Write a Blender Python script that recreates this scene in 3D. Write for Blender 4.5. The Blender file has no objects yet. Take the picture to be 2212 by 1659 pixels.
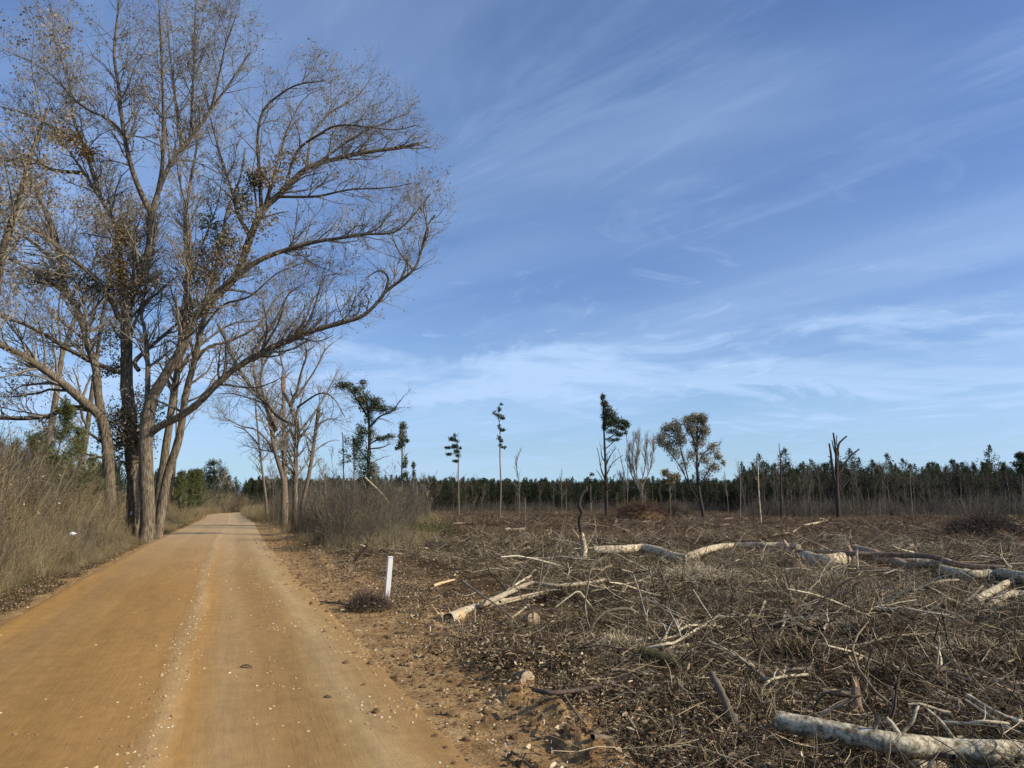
import bpy, math
import numpy as np

# ------------------------------------------------------------------ camera, sky, sun
S = bpy.context.scene
C = S.collection
FPX, CX, CY = 1661.0, 1106.0, 829.5
HOR = 1084.0
PITCH = math.atan((HOR - CY) / FPX)
CAMZ = 2.0
cam_d = bpy.data.cameras.new('camera')
cam = bpy.data.objects.new('camera', cam_d); C.objects.link(cam)
cam.location = (0, 0, CAMZ); cam.rotation_euler = (math.radians(90) + PITCH, 0, 0)
cam_d.sensor_width = 36; cam_d.lens = 36 * FPX / 2212; cam_d.clip_start = .1; cam_d.clip_end = 6000
S.camera = cam
S.render.resolution_x = 1024; S.render.resolution_y = 768
SUN_EL, SUN_AZ = 31.0, 107.0
w = bpy.data.worlds.new('World'); S.world = w; w.use_nodes = True
S.view_settings.view_transform = 'Standard'; S.view_settings.look = 'None'
S.view_settings.exposure = 0.0; S.view_settings.gamma = 1; S.view_settings.use_curve_mapping = False

def nd(nt, t, **kw):
    n = nt.nodes.new(t)
    for k, v in kw.items():
        if k.startswith('i_'):
            n.inputs[k[2:].replace('_', ' ')].default_value = v
        else: setattr(n, k, v)
    return n
def mth(nt, op, a, b=None, c=None, clamp=False):
    n = nt.nodes.new('ShaderNodeMath'); n.operation = op; n.use_clamp = clamp
    for i, v in enumerate((a, b, c)):
        if v is None: continue
        if hasattr(v, 'links') or hasattr(v, 'is_linked'): nt.links.new(v, n.inputs[i])
        else: n.inputs[i].default_value = v
    return n.outputs[0]
def ramp(nt, fac, stops, interp='LINEAR'):
    n = nt.nodes.new('ShaderNodeValToRGB'); e = n.color_ramp; e.interpolation = interp
    while len(e.elements) > 1: e.elements.remove(e.elements[-1])
    e.elements[0].position = stops[0][0]; e.elements[0].color = col4(stops[0][1])
    for p, c in stops[1:]:
        x = e.elements.new(p); x.color = col4(c)
    nt.links.new(fac, n.inputs[0]); return n.outputs[0]
def col4(c):
    if isinstance(c, (int, float)): return (c, c, c, 1)
    return (c[0], c[1], c[2], 1)
def mixc(nt, f, a, b, mode='MIX'):
    n = nt.nodes.new('ShaderNodeMix'); n.data_type = 'RGBA'; n.blend_type = mode; n.clamp_factor = True
    for s, v in ((n.inputs[0], f), (n.inputs[6], a), (n.inputs[7], b)):
        if hasattr(v, 'is_linked'): nt.links.new(v, s)
        elif isinstance(v, (int, float)): s.default_value = v
        else: s.default_value = col4(v)
    return n.outputs[2]

def build_world():
    nt = w.node_tree; nt.nodes.clear(); L = nt.links.new
    out = nd(nt, 'ShaderNodeOutputWorld'); bg = nd(nt, 'ShaderNodeBackground'); L(bg.outputs[0], out.inputs[0])
    sky = nd(nt, 'ShaderNodeTexSky', sky_type='NISHITA', sun_disc=False, sun_elevation=math.radians(SUN_EL),
             sun_rotation=math.radians(SUN_AZ), altitude=0, air_density=1.0, dust_density=0.6, ozone_density=3.0)
    hs = nd(nt, 'ShaderNodeHueSaturation'); hs.inputs['Saturation'].default_value = SKY_SAT; hs.inputs['Value'].default_value = SKY_VAL
    L(sky.outputs[0], hs.inputs['Color']); tint = mixc(nt, 1.0, hs.outputs[0], (1.0, 1.10, 1.42), 'MULTIPLY')
    tc = nd(nt, 'ShaderNodeTexCoord'); sp = nd(nt, 'ShaderNodeSeparateXYZ'); L(tc.outputs['Generated'], sp.inputs[0])
    z = mth(nt, 'MAXIMUM', sp.outputs[2], 0.0)
    zz = mth(nt, 'ADD', z, 0.09)
    u = mth(nt, 'DIVIDE', sp.outputs[0], zz); v = mth(nt, 'DIVIDE', sp.outputs[1], zz)
    cb = nd(nt, 'ShaderNodeCombineXYZ'); L(u, cb.inputs[0]); L(v, cb.inputs[1])
    def layer(rot, sc, nscale, det, dist, lo, hi, seed, rough=.5):
        vr = nd(nt, 'ShaderNodeVectorRotate', rotation_type='Z_AXIS'); vr.inputs['Angle'].default_value = math.radians(rot)
        L(cb.outputs[0], vr.inputs['Vector'])
        mp = nd(nt, 'ShaderNodeMapping'); mp.inputs['Scale'].default_value = sc; mp.inputs['Location'].default_value = seed
        L(vr.outputs[0], mp.inputs[0])
        n = nd(nt, 'ShaderNodeTexNoise'); n.inputs['Scale'].default_value = nscale; n.inputs['Detail'].default_value = det
        n.inputs['Roughness'].default_value = rough; n.inputs['Distortion'].default_value = dist
        L(mp.outputs[0], n.inputs['Vector'])
        return ramp(nt, n.outputs[0], [(lo, 0.0), (hi, 1.0)], 'EASE')
    a = layer(-52, (1.25, .36, 1), .85, 5, .6, .34, .72, (3.3, 1.7, 0))
    b = layer(-40, (2.0, .45, 1), 1.6, 10, 1.1, .50, .72, (7.1, 4.2, 2), .62)
    d = layer(-25, (1.0, .8, 1), 2.6, 10, 1.8, .56, .70, (2.1, 6.2, 4), .60)
    c = layer(8, (.6, 1.2, 1), .60, 9, 1.2, .36, .60, (1.1, 9.2, 5), .60)
    zn = mth(nt, 'ADD', z, mth(nt, 'MULTIPLY_ADD', layer(0, (.8, .8, 1), 1.1, 9, 1.0, .25, .75, (5, 2, 8), .6), .10, -.05))
    # low veil sits 5 to 13 degrees above the horizon all the way round
    band = ramp(nt, zn, [(0.0, 0.0), (.066, .1), (.080, .55), (.090, .1), (.115, .15), (.135, 1.0), (.17, .8), (.20, .15), (.28, .0)])
    cl = mth(nt, 'MULTIPLY_ADD', a, .34, .05)
    cl = mth(nt, 'MULTIPLY_ADD', b, .15, cl); cl = mth(nt, 'MULTIPLY_ADD', mth(nt, 'MULTIPLY', d, ramp(nt, z, [(.1, 1.0), (.45, .0)])), .30, cl)
    bn = mth(nt, 'MULTIPLY', band, mth(nt, 'MULTIPLY_ADD', c, .75, .25))
    cl = mth(nt, 'MULTIPLY_ADD', bn, .80, cl, clamp=True)
    hz = ramp(nt, z, [(0.0, .75), (.07, .30), (.25, .05), (.6, 0.0)], 'EASE')
    base = mixc(nt, hz, tint, HZCOL)
    colr = mixc(nt, cl, base, CLCOL)
    L(colr, bg.inputs[0]); bg.inputs[1].default_value = 0.1
SKY_SAT, SKY_VAL = 1.05, 1.0
HZCOL = (4.5, 7.6, 9.8)
CLCOL = (4.9, 6.8, 9.9)
build_world()
sd = bpy.data.lights.new('sun', 'SUN'); sd.energy = 5.0; sd.angle = math.radians(.53); sd.color = (1.0, .89, .71)
sun = bpy.data.objects.new('sun', sd); C.objects.link(sun)
el, az = math.radians(SUN_EL), math.radians(SUN_AZ)
from mathutils import Vector
sdir = Vector((math.sin(az) * math.cos(el), math.cos(az) * math.cos(el), math.sin(el)))
sun.rotation_euler = sdir.to_track_quat('Z', 'Y').to_euler(); sun.location = sdir * 80

# ------------------------------------------------------------------ numeric helpers
_rs = np.random.RandomState(11)
_T = _rs.rand(256, 256)
def vn(x, y, s=0):
    x = np.asarray(x, float) + s * 17.3; y = np.asarray(y, float) + s * 9.1
    xi = np.floor(x).astype(int); yi = np.floor(y).astype(int); fx = x - xi; fy = y - yi
    fx = fx * fx * (3 - 2 * fx); fy = fy * fy * (3 - 2 * fy)
    g = lambda a, b: _T[a & 255, b & 255]
    return (g(xi, yi) * (1 - fx) + g(xi + 1, yi) * fx) * (1 - fy) + (g(xi, yi + 1) * (1 - fx) + g(xi + 1, yi + 1) * fx) * fy
def fbm(x, y, s=0, o=4):
    r = 0; a = .5; t = 0
    for i in range(o):
        r = r + a * vn(x, y, s + i); t += a; a *= .5; x = x * 2.03; y = y * 2.03
    return r / t
def sm(a, b, x):
    t = np.clip((x - a) / (b - a), 0, 1); return t * t * (3 - 2 * t)

ROAD = np.array([(5.6, -16), (3.1, -9), (0.4, -3.5), (-1.25, 0.5), (-3.3, 6.2), (-4.95, 10.8), (-6.55, 15.2), (-8.95, 21.5), (-12.1, 30.3), (-16.0, 41),
                 (-22.1, 58.5), (-29.2, 79), (-37.2, 101), (-44.6, 121), (-48.5, 137), (-49.0, 155), (-45, 178), (-36, 205), (-20, 240)], float)
def catmull(P, n):
    P = np.asarray(P, float); Q = np.vstack([2 * P[0] - P[1], P, 2 * P[-1] - P[-2]])
    d = np.r_[0, np.cumsum(np.linalg.norm(np.diff(P, axis=0), axis=1))]
    t = np.linspace(0, d[-1], n); k = np.clip(np.searchsorted(d, t, 'right') - 1, 0, len(P) - 2)
    u = ((t - d[k]) / np.maximum(d[k + 1] - d[k], 1e-9))[:, None]
    a, b, c, e = Q[k], Q[k + 1], Q[k + 2], Q[k + 3]
    return .5 * ((2 * b) + (-a + c) * u + (2 * a - 5 * b + 4 * c - e) * u ** 2 + (-a + 3 * b - 3 * c + e) * u ** 3)
RC = catmull(ROAD, 240)
RS = np.r_[0, np.cumsum(np.linalg.norm(np.diff(RC, axis=0), axis=1))]
S0 = RS[np.argmin(np.abs(RC[:, 1]))]
RS = RS - S0                                            # s = 0 beside the camera
def road_us(x, y):
    """signed offset right of the road's centre line and distance along it"""
    x = np.atleast_1d(np.asarray(x, float)); y = np.atleast_1d(np.asarray(y, float))
    best = np.full(x.shape, 1e18); U = np.zeros(x.shape); SS = np.zeros(x.shape)
    step = 4
    for i in range(0, len(RC) - step, step):
        a = RC[i]; b = RC[i + step]; d = b - a; l2 = d @ d
        t = ((x - a[0]) * d[0] + (y - a[1]) * d[1]) / l2
        tc = np.clip(t, 0, 1); qx = a[0] + tc * d[0]; qy = a[1] + tc * d[1]
        dd = (x - qx) ** 2 + (y - qy) ** 2; m = dd < best
        cr = ((x - a[0]) * d[1] - (y - a[1]) * d[0])
        best = np.where(m, dd, best); U = np.where(m, np.sign(cr) * np.sqrt(dd), U)
        SS = np.where(m, RS[i] + tc * (RS[i + step] - RS[i]), SS)
    return U, SS
def us_xy(u, s):
    i = np.clip(np.searchsorted(RS, s) - 1, 0, len(RC) - 2)
    t = (s - RS[i]) / (RS[i + 1] - RS[i])
    p = RC[i] * (1 - t)[:, None] + RC[i + 1] * t[:, None]
    d = RC[np.minimum(i + 1, len(RC) - 1)] - RC[i]; d = d / np.linalg.norm(d, axis=1)[:, None]
    return p[:, 0] + d[:, 1] * u, p[:, 1] - d[:, 0] * u
PITS = [(3.75, 8.1, .55, .34), (3.0, 8.2, .40, .24), (4.7, 8.2, .6, .3), (7.9, 22.9, .9, .3), (2.2, 12.4, .6, .2), (9.3, 18.5, .9, .25)]   # hollows in the slash
def height(x, y):
    sh = np.shape(x); x = np.atleast_1d(np.asarray(x, float)).ravel(); y = np.atleast_1d(np.asarray(y, float)).ravel()
    u, s = road_us(x, y); au = np.abs(u); dist = np.hypot(x, y)
    edge = 2.95 - np.where(u < 0, .38, 0) + .40 * (fbm(s / 1.7, np.sign(u) * 3, 3) - .5)
    off = sm(0, 5, au - edge)
    h = off * (.55 * (fbm(x / 7, y / 7, 5) - .5) * np.clip(1.2 - dist / 120, .25, 1) + .16 * (fbm(x / 1.1, y / 1.1, 8) - .5))
    h = h + (.05 + .05 * np.exp(-((u - 4.2) / .7) ** 2)) * (fbm(x / .30, y / .30, 12, 4) - .5) * sm(0, .3, au - edge)
    # right shoulder: a small lumpy berm, then a step down to the cleared ground
    r = (u > 0)
    lip = 4.2 + 1.5 * (fbm(s / 1.6, 0 * s, 21) - .5); lam = .03 + .13 * sm(.3, .7, fbm(s / .30, au / .30, 23, 5))
    h = h + np.where(r, lam * np.exp(-((au - lip) / .28) ** 2) - .06 * sm(lip, lip + .8, au), 0)
    h = h + np.where(~r, .30 * sm(3.0, 6.0, au), 0)
    h = h - .30 * (1 - sm(edge - .75, edge - .35, au)) - .012 * (1 - sm(3.3, 4.0, au))
    clear = r * sm(5.5, 7.5, au) * np.clip(1.3 - dist / 60, 0, 1)
    h = h + clear * .34 * np.clip(1.3 - dist / 20, .12, 1) * (fbm(x / 1.9, y / 1.9, 71, 3) - .5)
    for (cx, cy, cr, cd) in PITS: h = h - cd * np.exp(-(((x - cx) ** 2 + (y - cy) ** 2) / cr ** 2) ** 2)
    return h.reshape(sh) if sh else float(h[0])
def ray(px, py):
    x = (px - CX) / FPX; y = (CY - py) / FPX
    return np.array([x, math.cos(PITCH) - y * math.sin(PITCH), math.sin(PITCH) + y * math.cos(PITCH)])
def G(px, py, lift=0.0):
    """point seen at a photograph pixel (2212 wide), lying lift metres above the terrain"""
    d = ray(px, py); z = lift
    for _ in range(5):
        t = (z - CAMZ) / d[2]
        if t <= 0: t = 600
        z = height(d[0] * t, d[1] * t) + lift
    return np.array([d[0] * t, d[1] * t, z])
def P(px, py, Y):
    d = ray(px, py); t = Y / d[1]
    return np.array([d[0] * t, Y, CAMZ + d[2] * t])
def mpp(Y): return Y / FPX

# ------------------------------------------------------------------ mesh building
class MB:
    """collects tubes, leaves and raw faces, then links them as ONE mesh object"""
    def __init__(s): s.V = []; s.F = []; s.T = []; s.n = 0
    def add(s, V, F, tone=.5):
        V = np.asarray(V, float).reshape(-1, 3)
        for f in (F if isinstance(F, list) else [F]): s.F.append(np.asarray(f, int) + s.n)
        s.V.append(V); s.T.append(np.broadcast_to(np.asarray(tone, float), (len(V),)).copy()); s.n += len(V)
    def tubes(s, Pts, R, sides=4, tone=None, rng=None, cap=False, lump=0.0):
        Pts = np.asarray(Pts, float); R = np.asarray(R, float)
        if Pts.ndim == 2: Pts = Pts[None]; R = R[None]
        M, N, _ = Pts.shape
        if M == 0: return
        T = np.gradient(Pts, axis=1); T /= np.maximum(np.linalg.norm(T, axis=2, keepdims=True), 1e-9)
        m = Pts[:, -1] - Pts[:, 0]; m /= np.maximum(np.linalg.norm(m, axis=1, keepdims=True), 1e-9)
        ref = np.where(np.abs(m[:, 2:3]) < .8, np.array([[0, 0, 1.]]), np.array([[1., 0, 0]]))
        ref = np.broadcast_to(ref[:, None, :], Pts.shape)
        n = ref - (ref * T).sum(2, keepdims=True) * T; n /= np.maximum(np.linalg.norm(n, axis=2, keepdims=True), 1e-6)
        b = np.cross(T, n)
        a = np.arange(sides) * 2 * np.pi / sides
        rr = R[:, :, None] * np.ones(sides)
        if lump:
            g = rng or np.random.RandomState(1); rr = rr * (1 + lump * (g.rand(M, N, sides) - .5))
        V = Pts[:, :, None, :] + rr[..., None] * (np.cos(a)[None, None, :, None] * n[:, :, None, :] + np.sin(a)[None, None, :, None] * b[:, :, None, :])
        base = (np.arange(M) * N * sides)[:, None, None] + (np.arange(N - 1) * sides)[None, :, None]
        k = np.arange(sides)[None, None, :]; k2 = (k + 1) % sides
        F = np.stack([base + k, base + k2, base + sides + k2, base + sides + k], -1).reshape(-1, 4)
        tn = .5 if tone is None else np.repeat(np.asarray(tone, float).reshape(-1), N * sides) if np.ndim(tone) else tone
        s.add(V.reshape(-1, 3), F, tn)
    def leaves(s, Pt, size, rng, tone=None, aspect=.55, flat=0.0, fold=.25):
        """one bent leaf (two triangles, folded along the midrib) at each point"""
        n = len(Pt)
        if n == 0: return
        size = np.broadcast_to(size, (n,)) * (.6 + .8 * rng.rand(n))
        d = rng.normal(size=(n, 3)); d[:, 2] *= (1 - flat); d /= np.linalg.norm(d, axis=1, keepdims=True)
        e = rng.normal(size=(n, 3)); e[:, 2] *= (1 - flat); e -= (e * d).sum(1, keepdims=True) * d; e /= np.linalg.norm(e, axis=1, keepdims=True)
        nn = np.cross(d, e); L = size[:, None]
        a = Pt; c = Pt + d * L; m = Pt + d * L * .5 - nn * L * fold * rng.rand(n, 1)
        l = m + e * L * aspect * .5 + nn * L * fold * .6; r = m - e * L * aspect * .5 + nn * L * fold * .6
        V = np.stack([a, l, c, r], 1).reshape(-1, 3); i = np.arange(n)[:, None] * 4
        F = np.concatenate([i + np.array([[0, 1, 2]]), i + np.array([[0, 2, 3]])])
        t = np.repeat(rng.rand(n) if tone is None else tone, 4)
        s.add(V, F, t)
    def litter(s, Pt, size, rng, tone=None, aspect=.6, flat=.5, fold=.5):
        n = len(Pt); size = size * (.45 + 1.0 * rng.rand(n) ** 1.5)
        d = rng.normal(size=(n, 3)); d[:, 2] *= (1 - flat); d /= np.linalg.norm(d, axis=1, keepdims=True)
        e = rng.normal(size=(n, 3)); e[:, 2] *= (1 - flat); e -= (e * d).sum(1, keepdims=True) * d; e /= np.linalg.norm(e, axis=1, keepdims=True)
        nn = np.cross(d, e); L = size[:, None]; f = fold * (rng.rand(n, 1) * 1.4 - .4) * L; a = aspect * L
        j = lambda: 1 + .5 * (rng.rand(n, 1) - .5)
        V = np.stack([Pt, Pt + d * L * .3 * j() + e * a * .42 * j() + nn * f * .5, Pt + d * L * .72 * j() + e * a * .34 * j() + nn * f * .7, Pt + d * L + nn * f * .3,
                      Pt + d * L * .7 * j() - e * a * .36 * j() + nn * f * .6, Pt + d * L * .3 * j() - e * a * .42 * j() + nn * f * .5, Pt + d * L * .5 - nn * f * .2], 1).reshape(-1, 3)
        i = np.arange(n)[:, None] * 7; F = np.concatenate([i + np.array([[k, (k + 1) % 6, 6]]) for k in range(6)])
        s.add(V, F, np.repeat(rng.rand(n) if tone is None else tone, 7))
    def build(s, name, mat, parent=None, origin=None, smooth=True, link=True):
        V = np.concatenate(s.V) if s.V else np.zeros((0, 3)); T = np.concatenate(s.T) if s.T else np.zeros(0)
        if origin is None and parent is not None: origin = np.array(parent.location)
        if origin is not None: V = V - np.asarray(origin)
        me = bpy.data.meshes.new(name); me.vertices.add(len(V)); me.vertices.foreach_set('co', V.astype(np.float32).ravel())
        ls = np.concatenate([f.ravel() for f in s.F]); lt = np.concatenate([np.full(len(f), f.shape[1]) for f in s.F])
        me.loops.add(len(ls)); me.loops.foreach_set('vertex_index', ls.astype(np.int32))
        me.polygons.add(len(lt)); me.polygons.foreach_set('loop_start', np.r_[0, np.cumsum(lt)[:-1]].astype(np.int32))
        me.polygons.foreach_set('loop_total', lt.astype(np.int32))
        me.polygons.foreach_set('use_smooth', np.full(len(lt), smooth))
        at = me.attributes.new('tone', 'FLOAT', 'POINT'); at.data.foreach_set('value', T.astype(np.float32))
        me.update(calc_edges=True)
        for m in (mat if isinstance(mat, (list, tuple)) else [mat]): me.materials.append(m)
        o = bpy.data.objects.new(name, me)
        if link: C.objects.link(o)
        if parent is not None: o.parent = parent
        elif origin is not None: o.location = origin
        return o
def tag(o, label=None, cat=None, group=None, kind=None):
    if label: o['label'] = label
    if cat: o['category'] = cat
    if group: o['group'] = group
    if kind: o['kind'] = kind
    return o
def thing(name, label, cat, loc, group=None):
    o = bpy.data.objects.new(name, None); C.objects.link(o); o.location = tuple(float(v) for v in loc)
    o.empty_display_size = .2
    return tag(o, label, cat, group)
def copy_tree(o, parent=None):
    c = o.copy(); C.objects.link(c); c.parent = parent
    for ch in [k for k in bpy.data.objects if k.parent == o]: copy_tree(ch, c)
    return c

def spawn(Pp, Rp, count, t0, length, angle, up, rr, npts, wig, rng, taper=.25, t1=1.0, depthb=0.0, rmin=.003, lenpow=.5):
    """grow children from random points along parent polylines"""
    M, N, _ = Pp.shape
    L = np.linalg.norm(np.diff(Pp, axis=1), axis=2).sum(1)
    i = rng.choice(M, count, p=L / L.sum()); t = t0 + (t1 - t0) * rng.rand(count)
    f = t * (N - 1); k = np.minimum(f.astype(int), N - 2); u = (f - k)[:, None]
    p = Pp[i, k] * (1 - u) + Pp[i, k + 1] * u; T = Pp[i, k + 1] - Pp[i, k]; T /= np.maximum(np.linalg.norm(T, axis=1, keepdims=True), 1e-9)
    r = (Rp[i, k] * (1 - u[:, 0]) + Rp[i, k + 1] * u[:, 0])
    q = rng.normal(size=(count, 3)); q[:, 1] *= 1 + depthb; q -= (q * T).sum(1, keepdims=True) * T; q /= np.linalg.norm(q, axis=1, keepdims=True)
    an = np.radians(angle) * (.6 + .8 * rng.rand(count))[:, None]
    d = T * np.cos(an) + q * np.sin(an); d[:, 2] += up; d /= np.linalg.norm(d, axis=1, keepdims=True)
    ln = length * (.5 + rng.rand(count)) * (1.15 - t) ** lenpow
    out = [p]; st = (ln / (npts - 1))[:, None]
    for j in range(npts - 1):
        d = d + rng.normal(size=(count, 3)) * wig; d[:, 2] += up * .25; d /= np.linalg.norm(d, axis=1, keepdims=True)
        out.append(out[-1] + d * st)
    Q = np.stack(out, 1); r0 = np.maximum(r * rr, rmin)
    R = np.maximum(r0[:, None] * np.linspace(1, taper, npts)[None], rmin * .6)
    return Q, R

# ------------------------------------------------------------------ materials
def new_mat(name):
    m = bpy.data.materials.new(name); m.use_nodes = True; nt = m.node_tree; nt.nodes.clear()
    out = nd(nt, 'ShaderNodeOutputMaterial'); b = nd(nt, 'ShaderNodeBsdfPrincipled'); nt.links.new(b.outputs[0], out.inputs[0])
    b.inputs['Specular IOR Level'].default_value = .2; b.inputs['Roughness'].default_value = .85
    return m, nt, b, out
def mat(name, c0, c1, scale=6, stretch=(1, 1, 1), tone=.6, bump=.0, rand=.25, rough=.85, c2=None, det=6, transl=0.0, contrast=.25):
    m, nt, b, out = new_mat(name); L = nt.links.new
    tc = nd(nt, 'ShaderNodeTexCoord'); mp = nd(nt, 'ShaderNodeMapping'); mp.inputs['Scale'].default_value = stretch; L(tc.outputs['Object'], mp.inputs[0])
    n = nd(nt, 'ShaderNodeTexNoise'); n.inputs['Scale'].default_value = scale; n.inputs['Detail'].default_value = det; n.inputs['Roughness'].default_value = .65; L(mp.outputs[0], n.inputs['Vector'])
    nf = ramp(nt, n.outputs[0], [(.5 - contrast, 0.0), (.5 + contrast, 1.0)])
    at = nd(nt, 'ShaderNodeAttribute', attribute_name='tone'); oi = nd(nt, 'ShaderNodeObjectInfo')
    f = mth(nt, 'MULTIPLY', at.outputs['Fac'], tone); f = mth(nt, 'MULTIPLY_ADD', nf, 1 - tone, f)
    f = mth(nt, 'ADD', f, mth(nt, 'MULTIPLY_ADD', oi.outputs['Random'], rand, -rand / 2), clamp=True)
    st = [(0, c0), (1, c1)] if c2 is None else [(0, c0), (.5, c1), (1, c2)]
    c = ramp(nt, f, st); L(c, b.inputs['Base Color']); b.inputs['Roughness'].default_value = rough
    if bump:
        bp = nd(nt, 'ShaderNodeBump'); bp.inputs['Strength'].default_value = .8; bp.inputs['Distance'].default_value = bump
        L(n.outputs[0], bp.inputs['Height']); L(bp.outputs[0], b.inputs['Normal'])
    if transl:
        tr = nd(nt, 'ShaderNodeBsdfTranslucent'); L(c, tr.inputs[0]); mx = nd(nt, 'ShaderNodeMixShader'); mx.inputs[0].default_value = transl
        L(b.outputs[0], mx.inputs[1]); L(tr.outputs[0], mx.inputs[2]); L(mx.outputs[0], out.inputs[0])
    return m
M = {}
M['oak_bark'] = mat('oak_bark', (.028, .02, .013), (.155, .122, .08), 5, (3, 3, .5), tone=.1, bump=.08, c2=(.32, .27, .195), rand=.1, contrast=.16)
M['grey_bark'] = mat('grey_bark', (.05, .038, .028), (.18, .14, .10), 6, (3, 3, .7), tone=.2, bump=.03, c2=(.34, .29, .22))
M['oak_twig'] = mat('oak_twig', (.10, .088, .068), (.35, .315, .255), 3, tone=.8, rand=.1)
M['dark_bark'] = mat('dark_bark', (.018, .014, .011), (.09, .07, .055), 6, (3, 3, .8), tone=.3, bump=.03)
M['oak_leaf'] = mat('oak_leaf', (.15, .11, .06), (.34, .27, .165), 1.2, tone=.7, rand=.1, c2=(.54, .47, .33), transl=.3)
M['dull_leaf'] = mat('dull_leaf', (.14, .12, .07), (.33, .29, .19), 1.2, tone=.7, rand=.1, c2=(.48, .43, .31), transl=.25)
M['gold_leaf'] = mat('gold_leaf', (.22, .12, .03), (.42, .26, .07), 1.2, tone=.7, rand=.1, transl=.35)
M['green_leaf'] = mat('green_leaf', (.035, .045, .012), (.13, .14, .04), 1.5, tone=.7, rand=.1, transl=.3)
M['ivy_leaf'] = mat('ivy_leaf', (.022, .036, .014), (.085, .105, .045), 1.5, tone=.7, rand=.1, c2=(.13, .14, .075), transl=.2)
M['pine_needle'] = mat('pine_needle', (.014, .022, .010), (.048, .060, .027), 1, tone=.6, rand=.6, c2=(.105, .112, .055), transl=.2)
M['young_pine'] = mat('young_pine', (.04, .052, .014), (.13, .145, .045), 1, tone=.7, rand=.2, c2=(.25, .245, .10), transl=.3)
M['stem'] = mat('dry_stem', (.06, .045, .024), (.24, .185, .098), 3, tone=.8, rand=.5, c2=(.50, .41, .235))
M['redstem'] = mat('red_stem', (.04, .023, .016), (.125, .072, .045), 3, tone=.8, rand=.6, c2=(.26, .18, .115))
M['greystem'] = mat('grey_stem', (.022, .019, .015), (.085, .072, .055), 3, tone=.8, rand=.5, c2=(.23, .20, .155))
M['grass'] = mat('dry_grass', (.10, .075, .03), (.30, .225, .10), 3, tone=.8, rand=.3, transl=.2)
M['twig'] = mat('slash_twig', (.018, .012, .006), (.115, .078, .041), 5, tone=.9, rand=.3, c2=(.62, .50, .32))
M['branch'] = mat('slash_branch', (.045, .033, .022), (.23, .18, .12), 9, (2, 2, 2), tone=.5, bump=.006, rand=.6, c2=(.80, .69, .47))
M['dark_branch'] = mat('dark_branch', (.016, .012, .009), (.075, .055, .04), 9, tone=.3, bump=.01, c2=(.17, .13, .10))
M['pale_log'] = mat('pale_log', (.10, .07, .035), (.52, .42, .27), 8, (1.6, 1.6, 1.6), tone=.0, bump=.018, rand=.1, c2=(.80, .69, .48), contrast=.13, det=9)
M['spotted_log'] = mat('spotted_log', (.11, .09, .055), (.40, .34, .23), 13, (1.3, 1.3, 1.3), tone=.0, bump=.018, rand=.0, c2=(.68, .60, .43), contrast=.12, det=10)
M['brown_log'] = mat('brown_log', (.07, .045, .03), (.24, .165, .11), 9, (1, 1, 1), tone=.1, bump=.02, c2=(.40, .30, .21))
M['mossy'] = mat('mossy_log', (.02, .02, .008), (.075, .065, .025), 12, tone=.1, bump=.02, c2=(.15, .12, .06))
M['cut_wood'] = mat('cut_wood', (.30, .20, .10), (.52, .40, .24), 14, tone=.1, c2=(.62, .50, .33), rand=.2)
M['split_wood'] = mat('split_wood', (.30, .17, .07), (.60, .42, .22), 10, (1, 1, 4), tone=.5, c2=(.74, .60, .38), bump=.01)
M['pink_wood'] = mat('pink_wood', (.20, .11, .07), (.48, .31, .21), 12, (1, 1, 4), tone=.5, c2=(.66, .50, .38))
M['litter'] = mat('leaf_litter', (.024, .015, .007), (.13, .084, .041), 3, tone=.9, rand=.3, c2=(.60, .47, .29), transl=.1)
M['chip'] = mat('wood_chip', (.10, .065, .035), (.32, .22, .12), 3, tone=.9, rand=.3, c2=(.66, .54, .36))
M['stone'] = mat('gravel_stone', (.22, .135, .06), (.44, .30, .15), 20, tone=.2, rand=.9, c2=(.70, .58, .38))
M['rust_leaf'] = mat('rust_leaf', (.06, .028, .016), (.17, .075, .035), 2, tone=.8, rand=.1)
M['white'] = mat('white_paint', (.70, .70, .66), (.84, .84, .80), 8, tone=.1, rand=.0, rough=.5, contrast=.35)
M['plastic'] = mat('white_plastic', (.75, .76, .78), (.85, .86, .88), 8, tone=.1, rand=.0, rough=.35)
M['purple'] = mat('purple_paint', (.45, .35, .70), (.65, .58, .85), 8, tone=.1, rand=.0)
M['clod'] = mat('dirt_clod', (.12, .07, .035), (.30, .19, .09), 9, tone=.3, rand=.5, bump=.02)

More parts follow.
